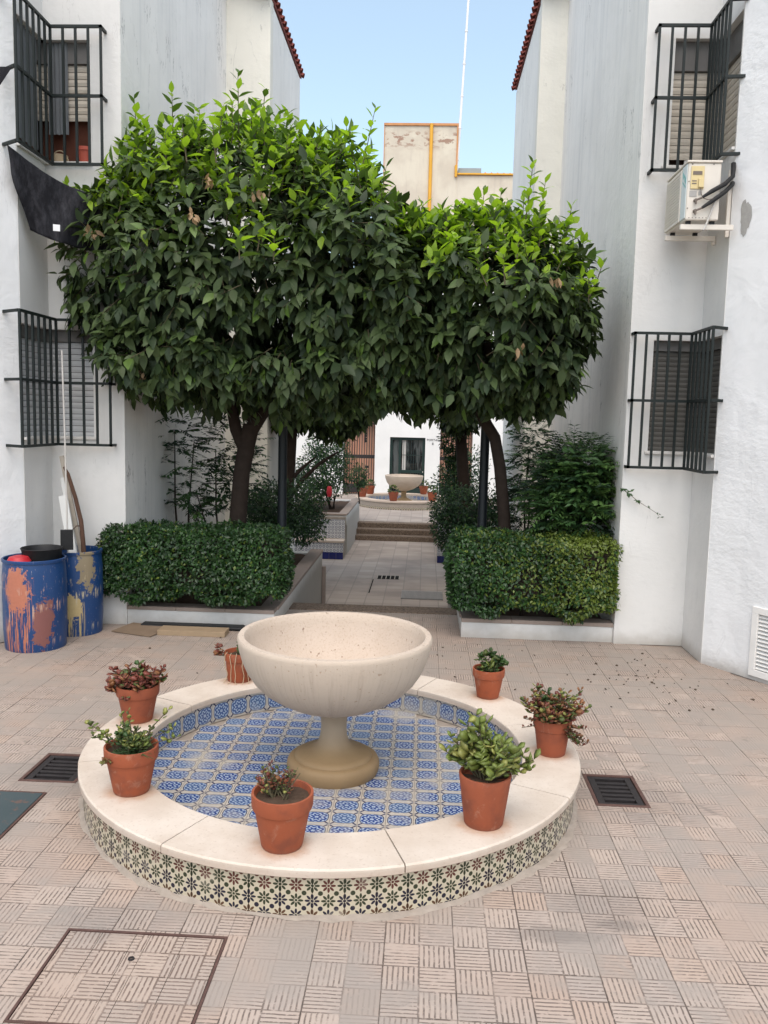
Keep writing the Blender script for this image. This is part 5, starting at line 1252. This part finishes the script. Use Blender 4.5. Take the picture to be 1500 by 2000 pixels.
b=MB(); b.obox((-3.50,8.0,1.0),(.055,.02,0),(-.01,.02,0),(0,0,.10)); tag(b.build('rubber_slab',MT['black_rubber'],loc=(-3.5,8.0,.9),bevel=.005),'black rubber slab standing behind the tub between the two drums','slab')
b=MB(); b.lathe([(0,.0),(.09,.01),(.11,.05),(.085,.09),(.03,.105),(0,.10)],(-3.78,7.58,.80),16); tag(b.build('red_bag',MT['red_plastic'],loc=(-3.78,7.58,.8)),'crumpled red plastic bag in the salmon splashed drum','bag')
def stick(name,label,cat,a,b_,w,h,mat):
    q=MB(); q.bar(a,b_,w,h); return tag(q.build(name,MT[mat],loc=tuple((np.array(a)+b_)/2),bevel=.002),label,cat)
stick('timber_batten','long grey timber batten leaning in the cream splashed drum','batten',(-3.42,8.30,.50),(-3.74,8.46,1.80),.045,.022,'grey_wood')
stick('white_board','narrow white board leaning in the cream splashed drum, the thicker of two','board',(-3.48,8.20,.50),(-3.68,8.34,1.40),.09,.02,'white_board')
stick('white_batten','thin white batten leaning behind the white board','batten',(-3.50,8.34,.50),(-3.72,8.42,1.58),.04,.015,'white_board')
b=MB(); b.tube([(-3.42,8.25,.5),(-3.45,8.27,.95),(-3.48,8.3,1.15),(-3.55,8.34,1.38),(-3.64,8.38,1.62),(-3.69,8.40,1.69)],[.026,.025,.024,.022,.019,.013],8); b.tube([(-3.46,8.29,1.10),(-3.52,8.28,1.10),(-3.56,8.28,1.06)],[.008,.006,.004],5)
tag(b.build('dead_branch',MT['branch_bark'],loc=(-3.4,8.3,.5)),'curved dead brown branch standing in the cream splashed drum','branch')
b=MB(); b.tube([(-3.535,8.10,.80),(-3.535,8.08,2.0),(-3.54,8.06,2.85)],.009,8); tag(b.build('thin_pole',MT['pipe_steel'],loc=(-3.53,8.1,.8)),'thin pale upright pole rising from the drums in front of the left grille','pole')
b=MB(); b.add([(-3.18,8.30,.006),(-2.72,8.14,.006),(-2.60,8.50,.02),(-3.05,8.58,.03),(-3.18,8.30,.014),(-2.72,8.14,.014),(-2.60,8.50,.028),(-3.05,8.58,.038)],[(0,3,2,1),(4,5,6,7),(0,1,5,4),(1,2,6,5),(2,3,7,6),(3,0,4,7)]); tag(b.build('cardboard_sheet',MT['cardboard'],loc=(-2.9,8.35,0)),'flattened brown cardboard sheet on the paving under the left planter','cardboard')
b=MB(); b.box((-2.68,8.24,.001),(-1.98,8.44,.055)); tag(b.build('cardboard_box',MT['plank_wood'],loc=(-2.3,8.34,0),bevel=.004),'long flat tan box lying before the left planter','box')
b=MB(); b.box((-2.95,8.50,.001),(-1.85,8.64,.045)); tag(b.build('shade_strip',MT['black_rubber'],loc=(-2.3,8.5,0),bevel=.02),'black strip added as the shade along the foot of the left planter','shade strip')  # added dark strip stands in for the shade under the planter front
# shade cloth hanging from the upper left grille
def cloth(name,label,quad,n,mat,sag=.06,fold=.03):
    b=MB(); A,B_,C_,D_=[np.array(q,float) for q in quad]; V=[]
    for j in range(n+1):
        for i in range(n+1):
            u,v=i/n,j/n; p=(A*(1-u)+B_*u)*(1-v)+(D_*(1-u)+C_*u)*v
            p=p+np.array([0,-fold*math.sin(u*9+v*4)*(.3+v)-.035*math.sin(19*u+5*v)*(.4+.6*v)-.012*math.sin(37*u-11*v),-sag*math.sin(math.pi*u)*(1-.3*v)]); V.append(p)
    b.add(V,[(j*(n+1)+i,j*(n+1)+i+1,(j+1)*(n+1)+i+1,(j+1)*(n+1)+i) for j in range(n) for i in range(n)],smooth=True)
    o=b.build(name,MT[mat],loc=tuple(A)); s=o.modifiers.new('solid','SOLIDIFY'); s.thickness=.004; return o
cl=cloth('shade_cloth','black shade cloth with a white tag sagging below the upper left grille',[(-3.93,7.86,4.70),(-3.25,8.36,4.36),(-3.18,8.36,3.84),(-3.84,8.02,3.98)],22,'shade_cloth',.07,.05)
tag(cl,cl.name and 'black shade cloth with a white tag sagging below the upper left grille','cloth')
b=MB(); b.obox((-3.55,8.02,3.99),(.028,.012,0),(0,.002,0),(.0,0,.03)); b.build('care_tag',MT['tag_white'],cl)
c2=MB(); c2.add([(-3.93,7.76,5.34),(-3.82,7.76,5.34),(-3.93,7.74,5.17),(-3.93,7.77,5.34),(-3.82,7.77,5.34),(-3.93,7.75,5.17)],[(0,2,1),(3,4,5),(0,1,4,3),(1,2,5,4),(2,0,3,5)]); tag(c2.build('cloth_scrap',MT['shade_cloth'],loc=(-3.9,7.76,5.2)),'small black cloth scrap tied to the middle rail of the upper left grille','cloth')
# things on the upper left sill
b=MB(); b.lathe([(0,0),(.055,0),(.075,.11),(.085,.115),(.085,.15),(.07,.15),(.06,.02),(0,.02)],(-3.535,8.70,4.775),20); tag(b.build('clay_pot',MT['red_clay'],loc=(-3.535,8.7,4.77)),'small red clay pot on the sill of the upper left window','pot')
b=MB(); b.tube([(-3.80+.09*math.cos(a),8.69,4.775+.12*math.sin(a)) for a in [math.pi*k/10 for k in range(11)]],.006,6); b.lathe([(0,0),(.07,0),(.085,.07),(.075,.07),(.06,.01),(0,.01)],(-3.80,8.69,4.776),16); tag(b.build('basket',MT['wicker'],loc=(-3.8,8.69,4.77)),'wicker basket with a thin hoop handle on the upper left sill','basket')

# =================================================================== FAR FOUNTAIN
FX,FY,FS=-.585,25.2,.97
ff=thing('fountain','smaller looking round tiled fountain with bowl in the far courtyard','fountain',(FX,FY,FZ))
def sc(p): return [(r*FS,z*FS) for r,z in p]
b=MB(); b.lathe(sc([(1.478,0),(1.478,.2085)]),(FX,FY,FZ),64); b.build('ring_wall',MT['mortar'],ff)
tm=tile_mesh('wall_tile',wd*FS,hh*FS,.013,MT['star_tile'],hh/.147)
for k in range(NT_):
    a=ta*k
    if math.sin(a)<.25: inst('wall_tile',tm,ff,Matrix.Translation((FX+1.486*FS*math.cos(a),FY+1.486*FS*math.sin(a),FZ+.001))@Matrix.Rotation(a+math.pi/2,4,'Z'))
b=MB(); b.lathe(sc([(RI,.05),(RI,.254),(RO,.254),(RO,.210),(1.46,.209)]),(FX,FY,FZ),72,smooth=False); b.build('coping',MT['cream_stone'],ff)
tm=tile_mesh('basin_tile',wi*FS*.99,.148*FS,.010,MT['blue_tile'])
for k in range(NI):
    a=ti*k
    if math.sin(a)>-.2: inst('basin_tile',tm,ff,Matrix.Translation((FX+1.15*FS*math.cos(a),FY+1.15*FS*math.sin(a),FZ+.06))@Matrix.Rotation(a-math.pi/2,4,'Z'))
b=MB(); b.lathe([(0,.06),(1.16*FS,.06)],(FX,FY,FZ),48); b.build('basin_floor',MT['blue_tile'],ff)
bp=[(0,.445),(.12,.45),(.29,.51),(.445,.603),(.54,.72),(.589,.855),(.598,.928),(.558,.939),(.53,.80),(.42,.635),(0,.53)]
b=MB(); b.lathe(sc(bp),(FX,FY,FZ),48); b.build('bowl',MT['cast_stone'],ff)
b=MB(); b.lathe(sc([(.088,.442),(.080,.35),(.098,.25),(.215,.187),(.262,.16),(.288,.13),(.28,.061)]),(FX,FY,FZ),32); b.build('pedestal',MT['tan_stone'],ff)
def far_pot(label,x,y,s=1.):
    t=thing('potted_plant',label,'potted plant',(x,y,FZ+.246),'clay pots around the far fountain rim'); pot_body(t,.10*s,.15*s,.26*s,1,(x,y,FZ+.2465))
    P=[];D=[];N=[];S=[];MI=[]
    for k in range(60):
        u=rng.normal(0,1,3); u/=np.linalg.norm(u); u[2]=abs(u[2]); P.append(np.array([x,y,FZ+.246+.25*s])+u*np.array([.12,.12,.16])*s);D.append(u);N.append((0,-.3,1));S.append(.07);MI.append(int(rng.choice([4,5,0])))
    place_leaves(t,SUC,SUCS,P,D,N,S,MI,single=20)
for lab,px,a,rr in (('clay pot with green succulent on the far fountain rim, at its back left',0,146,1.33),('clay pot at the left end of the far fountain rim under the clipped bush',0,192,1.30),('clay pot with spiky green plant on the front of the far fountain rim',0,258,1.32),
                    ('clay pot on the front right of the far fountain rim',0,312,1.32),('clay pot half hidden behind the far bowl',0,62,1.33)):
    far_pot(lab,FX+rr*FS*math.cos(R(a)),FY+rr*FS*math.sin(R(a)))
b=MB(); b.lathe([(0,0),(.04,0),(.065,.10),(.055,.20),(.04,.23),(.03,.23),(0,.22)],(-2.08,18.4,.50),20); tag(b.build('hanging_pot',MT['red_plastic'],loc=(-2.08,18.4,.42)),'red hanging pot among the far left shrubs','pot')

# =================================================================== FAR FACADE
YW=28.3
fa=thing('house','white far house with dark green glazed door between two salmon arches','house',(-.5,YW,FZ))
def arch_wall(parent, xl, xr, xs, mat):
    """front wall with round arched openings xs=[(x0,x1,spring)]"""
    b=MB(); zt=7.0; t=.35
    edges=[xl]
    def slab(poly):
        n=len(poly); V=[(x,YW,z) for x,z in poly]+[(x,YW+t,z) for x,z in poly]
        b.add(V,[tuple(range(n)),tuple(range(2*n-1,n-1,-1))]+[(i,n+i,n+(i+1)%n,(i+1)%n) for i in range(n)])
    x=xl
    for (a,c,zs) in xs:
        slab([(x,FZ),(a,FZ),(a,zt),(x,zt)]); r=(c-a)/2; n=14; zr=.75
        pts=[(a+r-r*math.cos(math.pi*k/n),zs+r*zr*math.sin(math.pi*k/n)) for k in range(n+1)]
        for k in range(n): slab([pts[k],pts[k+1],(pts[k+1][0],zt),(pts[k][0],zt)])
        x=c
    return b,slab,x
DX0,DX1,DZ=-1.165,.03,1.63
b,slab,x=arch_wall(fa,-9,6,[(-2.75,-1.67,2.05),],MT['plaster_far'])
slab([(x,FZ),(DX0,FZ),(DX0,7),(x,7)]); slab([(DX0,DZ),(DX1,DZ),(DX1,7),(DX0,7)]); slab([(DX1,FZ),(.53,FZ),(.53,7),(DX1,7)])
a,c,zs=.53,1.62,2.05; r=(c-a)/2; n=14; pts=[(a+r-r*math.cos(math.pi*k/n),zs+r*.75*math.sin(math.pi*k/n)) for k in range(n+1)]
for k in range(n): slab([pts[k],pts[k+1],(pts[k+1][0],7),(pts[k][0],7)])
slab([(c,FZ),(7,FZ),(7,7),(c,7)]); b.build('wall',MT['plaster_far'],fa)
b=MB(); b.box((-9,YW-.1,7.0),(7,YW+6,7.12)); b.build('roof',MT['roof_clay'],fa)
b=MB(); b.box((-3.4,YW+.62,FZ),(2.4,YW+.7,4)); 
for k in range(5): b.box((-2.74+.09*k,YW+.52,FZ),(-2.70+.09*k,YW+.619,2.9))
b.build('passage_wall',MT['salmon_wall'],fa)
d=MB(); d.box((DX0,YW+.10,FZ),(DX0+.09,YW+.17,DZ)); d.box((DX1-.09,YW+.10,FZ),(DX1,YW+.17,DZ)); d.box((DX0+.0905,YW+.10,DZ-.09),(DX1-.0905,YW+.17,DZ)); d.box((DX0+.30,YW+.10,FZ),(DX0+.38,YW+.17,DZ-.0905)); d.box((DX0+.3805,YW+.10,.42),(DX1-.0905,YW+.17,.52)); d.box((DX0+.3805,YW+.10,FZ),(DX1-.0905,YW+.17,FZ+.25))
door=d.build('door',MT['door_green'],fa)
g=MB(); g.box((DX0+.09,YW+.18,FZ),(DX1-.09,YW+.20,DZ-.09)); g.build('pane',MT['dark_glass'],door)
g=MB()
for k in range(7): g.box((DX0+.46+.085*k,YW+.125,FZ+.25),(DX0+.472+.085*k,YW+.14,DZ-.09))
g.box((DX0+.381,YW+.121,1.02),(DX1-.091,YW+.1245,1.04)); g.build('bar',MT['door_green'],door)
g=MB(); g.box((DX0+.42,YW+.172,.52),(DX0+.54,YW+.1795,DZ-.1)); g.build('curtain',MT['frame_white'],door)
g=MB(); g.box((DX1-.075,YW+.06,.45),(DX1-.05,YW+.10,.49)); g.build('handle',MT['pipe_steel'],door)
for x0,x1 in ((-2.75,-1.67),(.53,1.62)):
    gm=MB(); gy=YW+.2
    for k in range(13): x=x0+.04+(x1-x0-.08)*k/12; gm.box((x-.011,gy,FZ),(x+.011,gy+.02,2.05))
    gm.box((x0,gy-.006,.88),(x1,gy+.026,1.0)); gm.box((x0,gy-.006,2.03),(x1,gy+.026,2.07)); gm.box((x0,gy-.005,FZ+.05),(x1,gy+.025,FZ+.35))
    xm=(x0+x1)/2
    for k in range(13):
        a=math.pi*k/12; gm.bar((xm+.08*math.cos(a),gy+.01,2.08+.06*math.sin(a)),(xm+.54*math.cos(a),gy+.01,2.07+.40*math.sin(a)),.018)
    go=gm.build('gate',MT['black_iron'],fa)
    o=MB()
    for dz in (-.1,0,.1): o.lathe([(.02,-.01),(.045,-.01),(.045,.01),(.02,.01),(.02,-.01)],(0,0,0),10)
    o.v=[(xm+.2+q[0],gy-.01+q[2],1.55+q[1]+(-.09+.09*(i//50))) for i,q in enumerate(o.v)]; o.build('ornament',MT['black_iron'],go)
    l=MB(); l.box((xm+.2,gy-.03,.55),(xm+.32,gy-.007,.63)); l.build('lock_box',MT['black_iron'],go)
def lettering(txt,x,z,size):
    cu=bpy.data.curves.new('lettering','FONT'); cu.body=txt; cu.size=size; cu.extrude=.004; cu.align_x='CENTER'; cu.space_character=1.15
    tmp=bpy.data.objects.new('lettering_curve',cu); COL.objects.link(tmp); dg=bpy.context.evaluated_depsgraph_get(); me=bpy.data.meshes.new_from_object(tmp.evaluated_get(dg)); bpy.data.objects.remove(tmp)
    me.materials.clear(); me.materials.append(MT['ink']); o=bpy.data.objects.new('lettering',me); put(o,fa); o.rotation_euler=(R(90),0,0); o.location=Vector((x,YW-.006,z))-Vector(W[fa.name]); W[o.name]=np.array((x,YW,z))
lettering('PORTAL',.28,1.53,.10); lettering('8',.28,1.40,.11)

# tower block behind
YT=31.0
tb=thing('building','cream rear building with a yellow drainpipe and stained blank tower wall','building',(-.4,YT,FZ))
b=MB(); b.box((-1.73,YT,FZ),(.86,YT+4,12.6)); b.build('wall',MT['plaster_tower'],tb)
b=MB(); b.box((.8605,YT+.02,FZ),(6.5,YT+4,10.93)); b.build('wall',MT['plaster_tower'],tb)
b=MB(); b.box((-1.76,YT-.05,12.6),(.89,YT+4,12.68)); b.box((.835,YT-.045,10.95),(.885,YT-.001,12.6)); b.box((-1.755,YT-.03,9.0),(-1.73,YT+.1,12.6)); b.build('coping',MT['orange_trim'],tb)
b=MB(); b.tube([(-.07,YT-.06,FZ),(-.07,YT-.06,12.66)],.062,10); b.build('drainpipe',MT['yellow_pipe'],tb)
b=MB(); b.tube([(.84,YT-.05,10.85),(.84,YT-.05,11.25)],.05,8); b.build('drainpipe',MT['yellow_pipe'],tb)
b=MB(); b.box((.90,YT-.06,10.94),(6.5,YT+4,10.99)); b.build('coping',MT['yellow_pipe'],tb)
b=MB(); b.box((.93,YT+.2,10.995),(1.75,YT+.9,11.23)); b.build('roof_tank',MT['tank_grey'],tb)
rt=MB()
for k in range(20): x=1.78+.22*k; rt.add([(x,YT+.1,10.995),(x+.11,YT+.1,11.07-.004*k),(x+.22,YT+.1,10.995),(x,YT+3.5,11.05),(x+.11,YT+3.5,11.15),(x+.22,YT+3.5,11.05)],[(0,2,1),(0,1,4,3),(1,2,5,4)])
rt.build('roof',MT['roof_orange'],tb)
mt_=thing('antenna_mast','tall slender white antenna mast rising behind the cream tower','mast',(.95,YT+.5,10.9))
b=MB(); b.tube([(.88,YT+.5,10.9),(1.28,YT+.5,22.0)],.04,8); b.build('pole',MT['mast_white'],mt_)
b=MB()
for k in range(9): z=11.6+k*1.1; x=.88+.4*(z-10.9)/11.1; b.lathe([(.055,-.03),(.055,.03)],(x,YT+.5,z),8)
b.build('collar',MT['mast_white'],mt_)

# moisture-dark stains and last small things
for o in bpy.data.objects:
    if o.type=='MESH' and o.get('label') is None and o.parent is None and o.get('kind') is None: o['kind']='structure'
